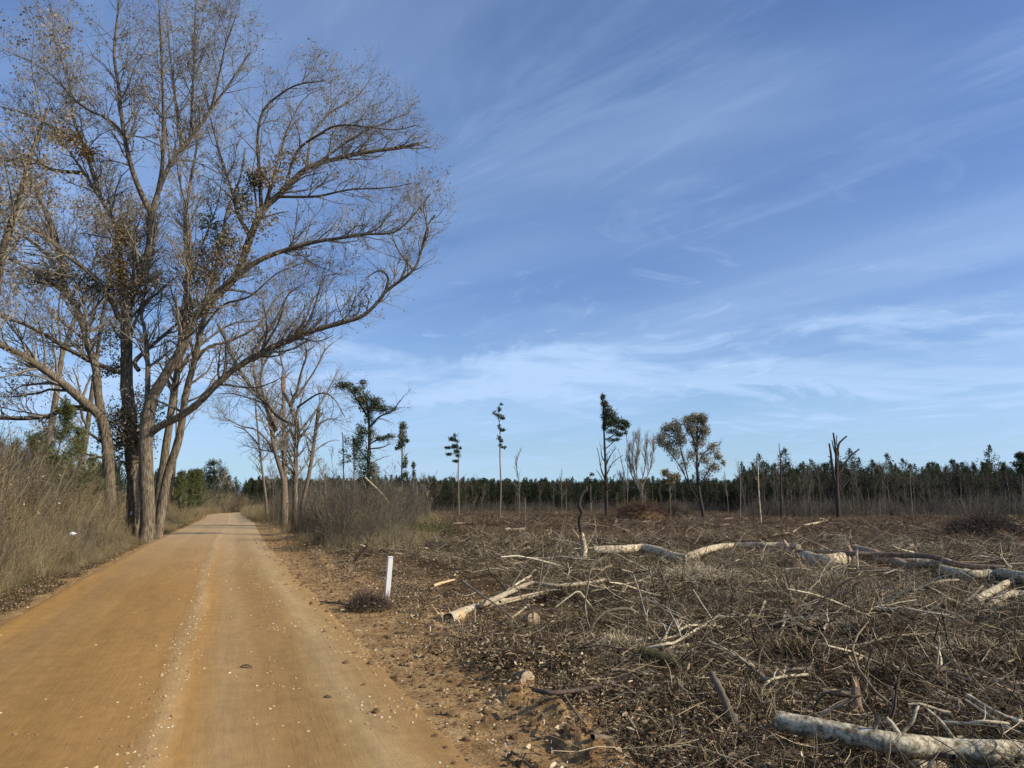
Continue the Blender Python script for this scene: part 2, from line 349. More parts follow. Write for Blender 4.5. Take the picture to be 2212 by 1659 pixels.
def post_material():
    m, nt, b, out = new_mat('scuffed_white_paint'); L = nt.links.new
    tc = nd(nt, 'ShaderNodeTexCoord'); sp = nd(nt, 'ShaderNodeSeparateXYZ'); L(tc.outputs['Object'], sp.inputs[0])
    n = nd(nt, 'ShaderNodeTexNoise'); n.inputs['Scale'].default_value = 22; n.inputs['Detail'].default_value = 8; L(tc.outputs['Object'], n.inputs['Vector'])
    f = mth(nt, 'ADD', mth(nt, 'MULTIPLY', ramp(nt, sp.outputs[2], [(.0, 1.0), (.30, .25), (.9, .0)]), .42), mth(nt, 'MULTIPLY', n.outputs[0], .6))
    c = mixc(nt, ramp(nt, f, [(.46, 0.0), (.70, .85)]), (.80, .79, .75), (.34, .22, .11)); L(c, b.inputs['Base Color']); b.inputs['Roughness'].default_value = .55
    return m
M['post'] = post_material()
def road_material():
    m, nt, b, out = new_mat('packed_clay'); L = nt.links.new
    uv = nd(nt, 'ShaderNodeUVMap', uv_map='UV'); sp = nd(nt, 'ShaderNodeSeparateXYZ'); L(uv.outputs[0], sp.inputs[0])
    def noise(sc, scale, det=4, rough=.6, dist=0.0):
        mp = nd(nt, 'ShaderNodeMapping'); mp.inputs['Scale'].default_value = sc; L(uv.outputs[0], mp.inputs[0])
        n = nd(nt, 'ShaderNodeTexNoise'); n.inputs['Scale'].default_value = scale; n.inputs['Detail'].default_value = det
        n.inputs['Roughness'].default_value = rough; n.inputs['Distortion'].default_value = dist; L(mp.outputs[0], n.inputs['Vector']); return n.outputs[0]
    warp = noise((.3, .12, 1), 1.0, 3)
    u = mth(nt, 'ADD', sp.outputs[0], mth(nt, 'MULTIPLY_ADD', warp, .7, -.35))
    f = mth(nt, 'MULTIPLY_ADD', u, 1 / 7.4, .5)
    tan, org, lt, pale = (.355, .212, .080), (.39, .218, .073), (.44, .30, .155), (.55, .42, .25)
    U = lambda v: v / 7.4 + .5
    c = ramp(nt, f, [(U(-3.7), (.37, .22, .09)), (U(-3.2), (.42, .25, .095)), (U(-2.7), org), (U(-2.2), (.41, .23, .07)), (U(-1.7), tan), (U(-.7), (.38, .215, .068)),
                     (U(-.1), org), (U(.35), (.42, .235, .078)), (U(.52), (.48, .31, .135)), (U(.72), (.43, .24, .078)), (U(1.05), (.41, .265, .115)), (U(1.5), tan),
                     (U(1.9), (.37, .225, .085)), (U(2.25), (.48, .33, .15)), (U(2.55), (.41, .255, .10)), (U(2.8), (.34, .20, .078)), (U(3.6), (.33, .19, .075))])
    st = noise((6, .45, 1), 1.0, 8, .7)      # streaks along the wheel tracks
    c = mixc(nt, 1.0, c, ramp(nt, st, [(.3, .92), (.5, 1.0), (.7, 1.08)]), 'MULTIPLY')
    bl = noise((.5, .16, 1), 1.0, 4)
    c = mixc(nt, 1.0, c, ramp(nt, bl, [(.3, .88), (.7, 1.10)]), 'MULTIPLY')
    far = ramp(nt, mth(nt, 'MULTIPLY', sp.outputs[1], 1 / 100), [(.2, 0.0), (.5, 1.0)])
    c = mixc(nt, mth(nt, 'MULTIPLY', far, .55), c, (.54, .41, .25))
    gr = noise((1, 1, 1), 60, 6, .8)
    c = mixc(nt, 1.0, c, ramp(nt, gr, [(.3, .76), (.7, 1.2)]), 'MULTIPLY')
    mot = noise((1, .8, 1), 5, 8, .7)
    c = mixc(nt, 1.0, c, ramp(nt, mot, [(.35, .88), (.65, 1.1)]), 'MULTIPLY')
    # fine embedded grit, denser on the windrows
    vo = nd(nt, 'ShaderNodeTexVoronoi'); vo.inputs['Scale'].default_value = 26; L(uv.outputs[0], vo.inputs['Vector'])
    dots = ramp(nt, vo.outputs['Distance'], [(.10, 1.0), (.2, 0.0)])
    dens = ramp(nt, f, [(U(-3.6), .5), (U(-2.6), .12), (U(-1), .05), (U(.1), .12), (U(.5), .9), (U(.9), .15), (U(2.0), .15), (U(2.6), .8), (U(3.5), .6)])
    pick = ramp(nt, vo.outputs['Color'], [(.55, 0.0), (.6, 1.0)])
    patch = ramp(nt, noise((1.2, .5, 1), 1.0, 4), [(.4, .1), (.6, 1.0)])
    c = mixc(nt, mth(nt, 'MULTIPLY', mth(nt, 'MULTIPLY', dots, pick), mth(nt, 'MULTIPLY', dens, patch)), c, (.72, .60, .42))
    L(c, b.inputs['Base Color']); b.inputs['Roughness'].default_value = .95; b.inputs['Specular IOR Level'].default_value = .1
    hgt = mth(nt, 'MULTIPLY_ADD', st, 1.2, mth(nt, 'MULTIPLY', gr, .5))
    bp = nd(nt, 'ShaderNodeBump'); bp.inputs['Strength'].default_value = .7; bp.inputs['Distance'].default_value = .018
    L(hgt, bp.inputs['Height']); L(bp.outputs[0], b.inputs['Normal'])
    return m
def ground_material():
    m, nt, b, out = new_mat('forest_soil'); L = nt.links.new
    tc = nd(nt, 'ShaderNodeTexCoord'); at = nd(nt, 'ShaderNodeAttribute', attribute_name='tone')
    def noise(scale, det=6, rough=.65):
        n = nd(nt, 'ShaderNodeTexNoise'); n.inputs['Scale'].default_value = scale; n.inputs['Detail'].default_value = det
        n.inputs['Roughness'].default_value = rough; L(tc.outputs['Object'], n.inputs['Vector']); return n.outputs[0]
    n1 = noise(.35); n2 = noise(2.6); n3 = noise(24, 4, .7)
    brown = ramp(nt, n2, [(.3, (.02, .012, .006)), (.5, (.058, .036, .018)), (.7, (.14, .09, .045))])
    brown = mixc(nt, ramp(nt, n1, [(.45, 0.0), (.65, .55)]), brown, (.12, .075, .042))
    dirt = ramp(nt, n2, [(.3, (.18, .105, .045)), (.5, (.33, .202, .088)), (.7, (.46, .31, .145))])
    edge = mth(nt, 'ADD', at.outputs['Fac'], mth(nt, 'MULTIPLY_ADD', n2, .9, -.45))
    c = mixc(nt, ramp(nt, edge, [(.35, 0.0), (.65, 1.0)]), brown, dirt)
    c = mixc(nt, 1.0, c, ramp(nt, n3, [(.3, .6), (.5, 1.0), (.72, 1.45)]), 'MULTIPLY')
    vo = nd(nt, 'ShaderNodeTexVoronoi'); vo.inputs['Scale'].default_value = 22; L(tc.outputs['Object'], vo.inputs['Vector'])
    pick = ramp(nt, vo.outputs['Color'], [(.62, 0.0), (.66, 1.0)])
    c = mixc(nt, mth(nt, 'MULTIPLY', ramp(nt, vo.outputs['Distance'], [(.15, .8), (.3, 0.0)]), pick), c, mixc(nt, .5, c, (.62, .48, .30)))
    L(c, b.inputs['Base Color']); b.inputs['Roughness'].default_value = 1.0; b.inputs['Specular IOR Level'].default_value = .05
    bp = nd(nt, 'ShaderNodeBump'); bp.inputs['Strength'].default_value = .8; bp.inputs['Distance'].default_value = .05
    L(mth(nt, 'MULTIPLY_ADD', n3, .6, n2), bp.inputs['Height']); L(bp.outputs[0], b.inputs['Normal'])
    return m

# ------------------------------------------------------------------ the ground and the road
def build_ground():
    a = np.radians(np.r_[np.arange(-50, 50, .18), np.arange(50, 310, 5.0)]); A = len(a)
    r = np.r_[0.0, np.geomspace(1.2, 3000, 430)]; Rn = len(r)
    aa, rr = np.meshgrid(a, r); x = rr * np.sin(aa); y = rr * np.cos(aa)
    z = height(x, y); z = z * np.clip(1.6 - rr / 700, 0, 1)
    i = np.arange(Rn - 1)[:, None] * A; j = np.arange(A)[None, :]; j2 = (j + 1) % A
    F = np.stack([i + j, i + A + j, i + A + j2, i + j2], -1).reshape(-1, 4)[:, ::-1]
    u, s = road_us(x.ravel(), y.ravel())
    t = np.where(u > 0, 1 - .5 * sm(3.4, 4.6, u) - .5 * sm(5.0, 9.5, u) * sm(8, 12, s) - .5 * sm(4.4, 5.4, u) * (1 - sm(8, 12, s)), 1 - sm(2.6, 3.6, -u))
    mb = MB(); mb.add(np.stack([x, y, z], -1).reshape(-1, 3), F, np.clip(t, 0, 1))
    o = mb.build('ground', ground_material()); tag(o, kind='structure'); return o
build_ground()
def road_z(u, s):
    au = np.abs(u)
    z = .035 * (1 - (u / 3.0) ** 2) + .022 * np.exp(-((u - .52 - .2 * (fbm(s / 9, 0 * s, 31) - .5)) / .16) ** 2) + .03 * np.exp(-((u - 2.5) / .3) ** 2) * fbm(s / .6, u * 3, 33)
    z = z + 0 - .018 * np.exp(-((u + .9) / .35) ** 2) - .018 * np.exp(-((u - 1.5) / .35) ** 2)
    z = z + .02 * (fbm(s / 1.2, u / .5, 35) - .5) + .010 * (fbm(s / .5, u * 5, 36, 3) - .5) * (1 + 2 * sm(2.3, 3.2, au))
    return z - .26 * sm(2.75, 3.35, au + np.where(u < 0, .38, 0))
def build_road():
    s = np.r_[np.arange(-14, 22, .14), np.geomspace(22, 240, 260)]; u = np.linspace(-3.7, 3.7, 75)
    ss, uu = np.meshgrid(s, u, indexing='ij'); x, y = us_xy(uu.ravel(), ss.ravel()); z = road_z(uu, ss).ravel()
    n = len(u); i = np.arange(len(s) - 1)[:, None] * n; j = np.arange(n - 1)[None]
    F = np.stack([i + j, i + j + 1, i + n + j + 1, i + n + j], -1).reshape(-1, 4)
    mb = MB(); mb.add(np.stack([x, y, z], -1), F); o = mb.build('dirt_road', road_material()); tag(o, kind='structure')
    me = o.data; lay = me.uv_layers.new(name='UV'); vi = np.zeros(len(me.loops), np.int32); me.loops.foreach_get('vertex_index', vi)
    lay.data.foreach_set('uv', np.stack([uu.ravel(), ss.ravel()], -1)[vi].astype(np.float32).ravel())
build_road()
def surf(x, y):
    """top of whatever lies there: the road or the ground"""
    u, s = road_us(x, y); g = height(x, y); return np.where(np.abs(u) < 3.6, np.maximum(g, road_z(u, s)), g)

# ------------------------------------------------------------------ scatter by geometry nodes
def scatter(name, protos, x, y, rng, scale=(.8, 1.2), tilt=.0, mat_=None, dz=0.0, sarr=None, idx=None):
    n = len(x)
    z = surf(np.asarray(x), np.asarray(y)) + dz
    me = bpy.data.meshes.new(name); me.vertices.add(n)
    me.vertices.foreach_set('co', np.stack([x, y, z], -1).astype(np.float32).ravel())
    sc = (scale[0] + (scale[1] - scale[0]) * rng.rand(n)) if sarr is None else sarr
    rot = np.stack([rng.normal(size=n) * tilt, rng.normal(size=n) * tilt, rng.rand(n) * 6.283], -1)
    me.attributes.new('scl', 'FLOAT', 'POINT').data.foreach_set('value', sc.astype(np.float32))
    me.attributes.new('rot', 'FLOAT_VECTOR', 'POINT').data.foreach_set('vector', rot.astype(np.float32).ravel())
    me.attributes.new('idx', 'INT', 'POINT').data.foreach_set('value', (rng.randint(0, len(protos), n) if idx is None else idx).astype(np.int32))
    o = bpy.data.objects.new(name, me); C.objects.link(o); tag(o, kind='stuff')
    col = bpy.data.collections.new(name + '_kit')
    for k, p in enumerate(protos): p.name = '%s_kit_%02d' % (name, k); col.objects.link(p)
    ng = bpy.data.node_groups.new(name, 'GeometryNodeTree'); ng.interface.new_socket('Geometry', in_out='INPUT', socket_type='NodeSocketGeometry')
    ng.interface.new_socket('Geometry', in_out='OUTPUT', socket_type='NodeSocketGeometry')
    gi = ng.nodes.new('NodeGroupInput'); go = ng.nodes.new('NodeGroupOutput'); ip = ng.nodes.new('GeometryNodeInstanceOnPoints')
    ci = ng.nodes.new('GeometryNodeCollectionInfo'); ci.inputs['Collection'].default_value = col; ci.inputs['Separate Children'].default_value = True; ci.inputs['Reset Children'].default_value = True
    def att(nm, ty):
        a = ng.nodes.new('GeometryNodeInputNamedAttribute'); a.data_type = ty; a.inputs['Name'].default_value = nm
        return a.outputs['Attribute']
    L = ng.links.new
    L(gi.outputs[0], ip.inputs['Points']); L(ci.outputs[0], ip.inputs['Instance']); ip.inputs['Pick Instance'].default_value = True
    L(att('idx', 'INT'), ip.inputs['Instance Index']); L(att('rot', 'FLOAT_VECTOR'), ip.inputs['Rotation']); L(att('scl', 'FLOAT'), ip.inputs['Scale'])
    L(ip.outputs[0], go.inputs[0])
    md = o.modifiers.new('scatter', 'NODES'); md.node_group = ng
    return o
def wedge(n, r0, r1, a0, a1, rng, pw=1.0):
    """random ground points round the viewpoint"""
    r = (r0 ** (2 * pw) + (r1 ** (2 * pw) - r0 ** (2 * pw)) * rng.rand(n)) ** (1 / (2 * pw)) if pw else r0 * (r1 / r0) ** rng.rand(n)
    a = np.radians(a0 + (a1 - a0) * rng.rand(n)); return r * np.sin(a), r * np.cos(a)

def stem_clump(rng, n, h, spread, rad, side, lean=.22, npt=5, mt='stem', flat=False, sidelen=.35, foliage=None):
    mb = MB(); b = rng.normal(size=(n, 3)) * spread; b[:, 2] = -.1
    d = rng.normal(size=(n, 3)) * lean; d[:, 2] = 1; d /= np.linalg.norm(d, axis=1, keepdims=True)
    ln = h * (.35 + .65 * rng.rand(n)); pts = [b]
    for k in range(npt - 1):
        d = d + rng.normal(size=(n, 3)) * .13; d /= np.linalg.norm(d, axis=1, keepdims=True); pts.append(pts[-1] + d * (ln / (npt - 1))[:, None])
    Q = np.stack(pts, 1); R = rad * (.5 + rng.rand(n))[:, None] * np.linspace(1, .35, npt)[None]
    mb.tubes(Q, R, 3, tone=rng.rand(n))
    if side:
        q, r = spawn(Q, R, int(n * side), .2, h * sidelen, 45, .25, .7, 4, .25, rng, rmin=rad * .3); mb.tubes(q, r, 3, tone=rng.rand(len(q)))
        q2, r2 = spawn(q, r, int(n * side * 1.2), .2, h * sidelen * .45, 45, .2, .8, 3, .25, rng, rmin=rad * .25); mb.tubes(q2, r2, 3, tone=rng.rand(len(q2)))
    o = mb.build('clump', M[mt], link=False)
    return o
def twig_patch(rng, n, size, rad, ln, rise=.10, mt='twig'):
    mb = MB(); c = (rng.rand(n, 3) - .5) * size; c[:, 2] = rng.rand(n) ** 1.5 * rise
    d = rng.normal(size=(n, 3)); d[:, 2] *= .22; d /= np.linalg.norm(d, axis=1, keepdims=True)
    l = ln * (.25 + rng.rand(n) ** 1.6); pts = [c]
    for k in range(3):
        d = d + rng.normal(size=(n, 3)) * .22; d[:, 2] *= .8; d /= np.linalg.norm(d, axis=1, keepdims=True); pts.append(pts[-1] + d * (l / 3)[:, None])
    Q = np.stack(pts, 1); Q[..., 2] = np.abs(Q[..., 2]); R = rad * (.35 + rng.rand(n) ** 2 * 1.6)[:, None] * np.linspace(1, .5, 4)[None]
    t = rng.rand(n) ** 1.7; mb.tubes(Q, R, 3, tone=t)
    q, r = spawn(Q, R, n // 2, .2, ln * .4, 45, .05, .7, 3, .25, rng, rmin=rad * .3); mb.tubes(q, r, 3, tone=rng.rand(len(q)) ** 1.7)
    return mb.build('patch', M[mt], link=False)
def leaf_patch(rng, n, size, s, rise=.05, mt='litter', aspect=.6):
    mb = MB(); c = (rng.rand(n, 3) - .5) * size; c[:, 2] = rng.rand(n) * rise
    mb.litter(c, s, rng, tone=rng.rand(n) ** 1.5, aspect=aspect, flat=.5, fold=.5); return mb.build('patch', M[mt], link=False, smooth=False)
def stone(rng, mt='stone', j=.35):
    import bmesh
    bm = bmesh.new(); bmesh.ops.create_icosphere(bm, subdivisions=1, radius=1)
    V = np.array([v.co for v in bm.verts]); F = np.array([[v.index for v in f.verts] for f in bm.faces]); bm.free()
    V = V * (1 + j * (rng.rand(len(V), 1) - .5)) * np.array([1, .6 + .4 * rng.rand(), .45 + .3 * rng.rand()])
    mb = MB(); mb.add(V, F); return mb.build('stone', M[mt], link=False, smooth=False)
# ------------------------------------------------------------------ trees traced limb by limb, each limb given its own depth
class Tree:
    def __init__(s, name, label, cat, Y, base, seed, group=None, bark='grey_bark', lean=0.0):
        s.Y = Y; s.rng = np.random.RandomState(seed); p = P(base[0], base[1], Y)
        s.root = thing(name, label, cat, (p[0], Y, surf(p[0], Y)[()] if np.ndim(surf(p[0], Y)) == 0 else float(surf(p[0], Y)[0])), group)
        s.L = []; s.bark = bark; s.name = name; s.px = []
    def limb(s, r0, r1, pts, slope=None, part='limb', sides=8, grow=True, bark=None, sep=True):
        m = mpp(s.Y); pts = list(pts)
        if s.px:
            A = np.concatenate([q for q, _ in s.px]); B = np.concatenate([d for _, d in s.px])
            y0 = B[np.argmin(((A - np.array(pts[0])) ** 2).sum(1))]
        else: y0 = s.Y
        if slope is None: slope = s.rng.uniform(-.45, .45)
        pp = np.array(pts, float); arc = np.r_[0, np.cumsum(np.linalg.norm(np.diff(pp, axis=0), axis=1))] * m
        W = np.array([P(a[0], a[1], y0 + slope * l) for a, l in zip(pp, arc)])
        if not s.px:
            g = np.array(s.root.location)
            if W[0][2] > g[2] - .1: W = np.vstack([[W[0][0] + (W[0][0] - W[1][0]) * .15, W[0][1], g[2] - .25], W])
            else: W[0][2] = g[2] - .25
        n = max(10, len(pts) * 4); Q = catmull(W, n); t = np.linspace(0, 1, n)
        R = (r0 * (1 - t) + r1 * t) * m * ((.74 if part == 'trunk' else .74) if s.name == 'oak_tree' else .64)
        if part == 'trunk': R = R * (1 + .22 * np.exp(-t * 18))
        pxs = catmull(pp, n); s.px.append((pxs, y0 + slope * np.linspace(0, arc[-1], n)))
        if sep:
            mb = MB(); mb.tubes(Q, R, sides, lump=.16, rng=s.rng); mb.build(part, M[bark or s.bark], s.root)
        if grow: s.L.append((catmull(Q, 16), np.interp(np.linspace(0, 1, 16), t, R)))
        return Q
    def arrays(s, lo=0.0):
        return np.stack([q for q, _ in s.L]), np.stack([r for _, r in s.L])
    def twigs(s, per_m=(2.2, 3.0, 3.5), length=(2.4, 1.1, .5), up=.12, angle=45, t0=.25, rr=.42, rmin=(.012, .008, .006), depthb=.6, mat_='oak_twig', leaf=None, nleaf=0, lsize=.12, wig=.16, parts=('branches', 'leaves')):
        Pp, Rp = s.arrays(); tl = np.linalg.norm(np.diff(Pp, axis=1), axis=2).sum()
        mb = MB(); npt = (8, 5, 4); lv = [(Pp, Rp)]
        for k in range(len(per_m)):
            A, B = lv[-1]; tot = np.linalg.norm(np.diff(A, axis=1), axis=2).sum()
            q, r = spawn(A, B, max(3, int(tot * per_m[k])), t0 if k == 0 else .15, length[k], angle, up, rr if k == 0 else .6, npt[k], wig, s.rng, depthb=depthb if k == 0 else 0, rmin=rmin[k])
            r = np.minimum(r, (.06, .02, .012)[k] * max(1, rmin[k] / (.012, .008, .006)[k]) + .02 * (k == 0))
            mb.tubes(q, r, 5 if k == 0 else 3, tone=s.rng.rand(len(q))); lv.append((q, r))
        mb.build(parts[0], M[mat_], s.root)['kind'] = 'stuff'
        s.lv = lv; s.root.children and None
        if leaf:
            q = lv[-1][0]; pick = s.rng.choice(len(q), nleaf); kk = s.rng.randint(0, q.shape[1], nleaf)
            pt = q[pick, kk] + s.rng.normal(size=(nleaf, 3)) * lsize * .5
            # leaves hang on in some sprays and have dropped from others
            dn = fbm(pt[:, 0] / 1.3 + 50, pt[:, 2] / 1.3 + pt[:, 1] / 2, 41, 3); pt = pt[dn > .46]
            ml = MB(); ml.leaves(pt, lsize, s.rng); ml.build(parts[1], M[leaf], s.root)
    def blob(s, part, m_, blobs, size, slope=0.0, flat=.0, aspect=.55):
        ml = MB(); k_ = 1.1 if s.name == 'oak_tree' else 3.0 if size < .2 else 3.6
        size_ = size if s.name == 'oak_tree' else size * .72 if size < .2 else size * .66
        for (x, y, rx, ry, n) in blobs:
            n = int(n * k_ * (1.3 if s.name == 'leafy_oak' else 1))
            g = s.rng.normal(size=(n, 3)); g /= np.linalg.norm(g, axis=1, keepdims=True); g *= s.rng.rand(n, 1) ** .45
            g += .18 * s.rng.normal(size=(n, 3))
            c = P(x, y, s.Y + s.rng.normal() * .15 * rx * mpp(s.Y)); m = mpp(s.Y)
            pt = c + g * np.array([rx, (rx + ry) / 2, ry]) * m
            dn = vn(pt[:, 0] / (6 * m) + pt[:, 1] / (6 * m), pt[:, 2] / (6 * m), 51); pt = pt[dn > .33]
            ml.leaves(pt, size_, s.rng, aspect=aspect, flat=flat)
        return ml.build(part, M[m_], s.root)

def build_oaks():
    g = 'large oaks standing together beside the road'
    # main oak: thick middle trunk with the vine tangle
    t = Tree('oak_tree', 'massive oak with vine tangle on its forked trunk, tallest tree left of the road', 'tree', 40, (289, 1165), 1, g, 'oak_bark')
    t.limb(25, 17, [(290, 1165), (292, 1058), (285, 967), (279, 894), (273, 830)], 0, 'trunk', 14, grow=False)
    t.limb(17, 12, [(273, 830), (273, 739), (274, 671), (283, 638), (314, 570), (326, 524), (328, 465)], .05, sides=10)
    t.limb(9, 1.5, [(328, 465), (292, 387), (269, 296), (255, 182), (246, 114), (255, 23), (262, -50)], -.1)
    t.limb(5, 1.2, [(269, 296), (240, 262), (191, 237), (155, 210), (114, 164), (60, 130), (10, 110)], .3)
    t.limb(9, 2, [(328, 465), (346, 401), (378, 337), (410, 301), (456, 237), (501, 173), (538, 114)], .1)
    t.limb(7, 1.2, [(340, 420), (351, 355), (353, 273), (351, 182), (346, 68), (342, -40)], -.3)
    t.limb(5, 1, [(392, 320), (380, 228), (371, 146), (362, 60), (360, -30)], .4)
    t.limb(5, 1, [(412, 298), (416, 200), (420, 120), (421, 46), (427, -40)], .2)
    t.limb(4, 1, [(456, 237), (470, 180), (484, 110), (500, 60), (512, 30)], -.4)
    t.limb(9, 2, [(276, 700), (255, 684), (241, 650), (196, 592), (150, 556), (91, 506), (0, 456), (-70, 430)], -.3)
    t.limb(9, 2, [(273, 690), (262, 600), (255, 501), (219, 433), (182, 374), (137, 310), (91, 260), (0, 230)], .2)
    t.limb(8, 2, [(273, 800), (255, 803), (196, 780), (137, 748), (59, 703), (-20, 680), (-90, 670)], -.5)
    t.limb(7, 1.5, [(219, 433), (190, 340), (160, 260), (150, 180), (120, 90), (110, 0)], .4)
    t.limb(7, 1.5, [(182, 374), (110, 366), (60, 340), (0, 350), (-60, 330)], -.2)
    t.twigs(per_m=(2.8, 2.7, 3.6), length=(3.3, 1.5, .75), leaf='oak_leaf', nleaf=14000, lsize=.12, t0=.2)
    t.blob('golden_leaves', 'gold_leaf', [(150, 300, 34, 22, 500), (190, 330, 32, 20, 500), (120, 290, 24, 16, 250), (270, 510, 24, 38, 650), (262, 600, 24, 44, 650), (240, 560, 30, 30, 400)], .15)
    t.blob('green_leaves', 'green_leaf', [(150, 595, 45, 16, 600), (205, 620, 45, 20, 700), (100, 590, 30, 12, 250)], .14)
    t.blob('brown_leaves', 'oak_leaf', [(280, 930, 50, 60, 900), (300, 860, 46, 40, 500), (272, 520, 34, 60, 900), (262, 620, 30, 50, 800), (300, 640, 30, 40, 500), (200, 460, 50, 40, 600), (240, 740, 40, 40, 500), (90, 420, 60, 40, 600), (330, 600, 30, 30, 400), (60, 600, 60, 40, 600)], .14)
    t.blob('vine_leaves', 'green_leaf', [(275, 905, 44, 34, 1300), (300, 950, 38, 44, 1100), (262, 960, 32, 50, 900), (240, 800, 26, 18, 400), (262, 790, 22, 18, 400), (285, 1010, 24, 44, 600), (232, 930, 26, 50, 600), (325, 900, 30, 40, 500)], .13)
    t.blob('yellow_vine_leaves', 'gold_leaf', [(275, 950, 36, 40, 420), (300, 920, 34, 44, 420), (255, 900, 34, 40, 300)], .12)
    mb = MB(); b = P(296, 1064, 39.3); pts = catmull([P(301, 1010, 39.25), P(299, 1040, 39.3), P(298, 1075, 39.3), P(297, 1110, 39.25), P(296, 1132, 39.2)], 14)
    mb.tubes(pts, np.array([.05, .08, .1, .11, .12, .12, .12, .11, .12, .12, .11, .1, .08, .04]), 6, lump=.5); mb.build('pale_strip', M['pale_log'], t.root)  # paler strip running down the trunk
    mb = MB(); c = P(283, 1112, 39.28); mb.tubes([c, c + [0, 0, .16]], [.05, .05], 7); mb.build('paint_mark', M['purple'], t.root)
    # left trunk
    t = Tree('oak_tree', 'oak with low limbs reaching left over the brush, leftmost trunk of the oak clump', 'tree', 38.6, (241, 1166), 2, g, 'oak_bark')
    t.limb(17, 15, [(241, 1166), (235, 1012), (228, 940), (219, 903)], 0, 'trunk', 12, grow=False)
    t.limb(13, 8, [(219, 903), (196, 880), (137, 830), (82, 789), (0, 744), (-80, 712)], -.35)
    t.limb(8, 5, [(200, 885), (146, 880), (110, 897), (68, 903), (0, 903), (-90, 900)], .3, bark='dark_bark')
    t.limb(13, 5, [(219, 903), (212, 850), (208, 800), (196, 762), (173, 684), (150, 640), (141, 629), (128, 547), (104, 470), (70, 400), (40, 330)], .15)
    t.limb(6, 1.5, [(150, 640), (80, 590), (20, 560), (-50, 530)], -.3)
    t.limb(6, 1.5, [(137, 600), (90, 540), (30, 500), (-40, 480)], .4)
    t.limb(5, 2, [(228, 960), (190, 935), (150, 922), (138, 930)], -.3, bark='dark_bark')
    t.limb(4, 2, [(230, 990), (200, 985), (180, 978)], -.4, bark='dark_bark')
    t.limb(5, 1, [(82, 789), (50, 740), (10, 690), (-40, 640)], .3)
    t.twigs(per_m=(2.8, 2.7, 3.6), length=(3.0, 1.4, .75), leaf='oak_leaf', nleaf=9000, lsize=.12, t0=.15, up=.10)
    # thick trunk that forks right
    t = Tree('oak_tree', 'oak whose long right hand limb sweeps low over the road and beyond', 'tree', 39, (318, 1152), 3, g, 'oak_bark')
    t.limb(21, 18, [(317, 1152), (319, 1104), (314, 967), (319, 900), (330, 860)], 0, 'trunk', 12, grow=False)
    t.limb(15, 12, [(322, 870), (337, 844), (365, 798), (392, 753), (415, 694), (426, 680), (446, 660), (483, 624), (515, 592)], .05, sides=10)
    t.limb(12, 2.5, [(325, 935), (350, 918), (383, 903), (428, 871), (478, 821), (519, 789), (583, 753), (656, 721), (729, 700), (784, 682), (820, 648), (834, 629), (893, 583), (911, 538), (925, 485), (940, 465)], -.1, sides=8)
    t.limb(9, 1.5, [(500, 605), (556, 565), (611, 542), (674, 524), (729, 515), (793, 506), (852, 501), (893, 465), (930, 419)], -.1)
    t.limb(4, 1.5, [(778, 508), (815, 494), (833, 474), (848, 463)], .1)
    t.limb(12, 5, [(515, 592), (535, 530), (547, 497), (570, 451), (615, 410), (661, 365), (729, 342), (797, 328), (866, 319), (905, 310)], .15)
    t.limb(7, 1.5, [(565, 460), (562, 410), (560, 365), (556, 300), (570, 237), (611, 200), (647, 182), (700, 175)], -.2)
    t.limb(5, 1.2, [(661, 365), (668, 320), (674, 292), (711, 246), (750, 222), (775, 205), (802, 169)], .3)
    t.limb(5, 1.2, [(600, 425), (684, 424), (752, 410), (843, 405), (890, 395)], -.25)
    t.limb(5, 1.2, [(690, 350), (760, 300), (820, 270), (880, 245)], .1)
    t.limb(5, 1.2, [(615, 410), (640, 330), (690, 290), (740, 270), (850, 280), (900, 270)], -.3)
    t.limb(7, 1.2, [(540, 510), (515, 465), (501, 410), (478, 342), (456, 260), (440, 200)], .25)
    t.limb(5, 1.2, [(570, 451), (600, 350), (625, 270), (660, 210), (700, 190)], .3)
    t.limb(9, 2, [(318, 890), (319, 785), (310, 694), (305, 684), (318, 600), (330, 540)], .2)
    t.limb(8, 1.5, [(392, 745), (401, 674), (410, 570), (406, 465), (387, 387), (380, 320)], -.2)
    t.limb(7, 3, [(300, 800), (292, 780), (337, 739), (392, 690), (430, 640)], .4)
    t.limb(5, 1, [(834, 629), (838, 600), (820, 585), (790, 600)], .2)
    t.limb(4, 1, [(893, 583), (860, 540), (845, 500)], -.2)
    t.limb(4, 1, [(656, 721), (680, 660), (700, 600), (740, 590)], .3)
    t.limb(4, 1, [(560, 765), (600, 700), (620, 640), (660, 610)], -.3)
    t.limb(3, 1, [(911, 538), (925, 500), (915, 450), (925, 420)], -.2)
    t.twigs(per_m=(2.8, 2.7, 3.6), length=(2.9, 1.4, .75), leaf='oak_leaf', nleaf=12000, lsize=.12, t0=.22, up=.14)
    t.blob('brown_leaves', 'oak_leaf', [(500, 540, 50, 50, 1500), (450, 600, 50, 40, 1100), (440, 660, 40, 30, 700), (560, 480, 40, 40, 800), (590, 380, 50, 34, 900), (520, 440, 34, 40, 600), (410, 560, 30, 60, 600), (640, 340, 50, 24, 500), (400, 690, 30, 40, 400)], .14)
    t.blob('green_leaves', 'ivy_leaf', [(480, 520, 34, 30, 700), (450, 480, 26, 24, 420), (545, 390, 20, 26, 350), (430, 540, 20, 20, 220), (525, 430, 22, 20, 300)], .14)
    t.blob('golden_leaves', 'gold_leaf', [(570, 380, 30, 26, 350), (470, 560, 34, 22, 300), (440, 600, 40, 20, 250)], .14)
    # two leaning trunks behind
    t = Tree('oak_tree', 'leaning oak between the sweeping oak and the outermost trunk by the road', 'tree', 44, (338, 1135), 4, g, 'oak_bark')
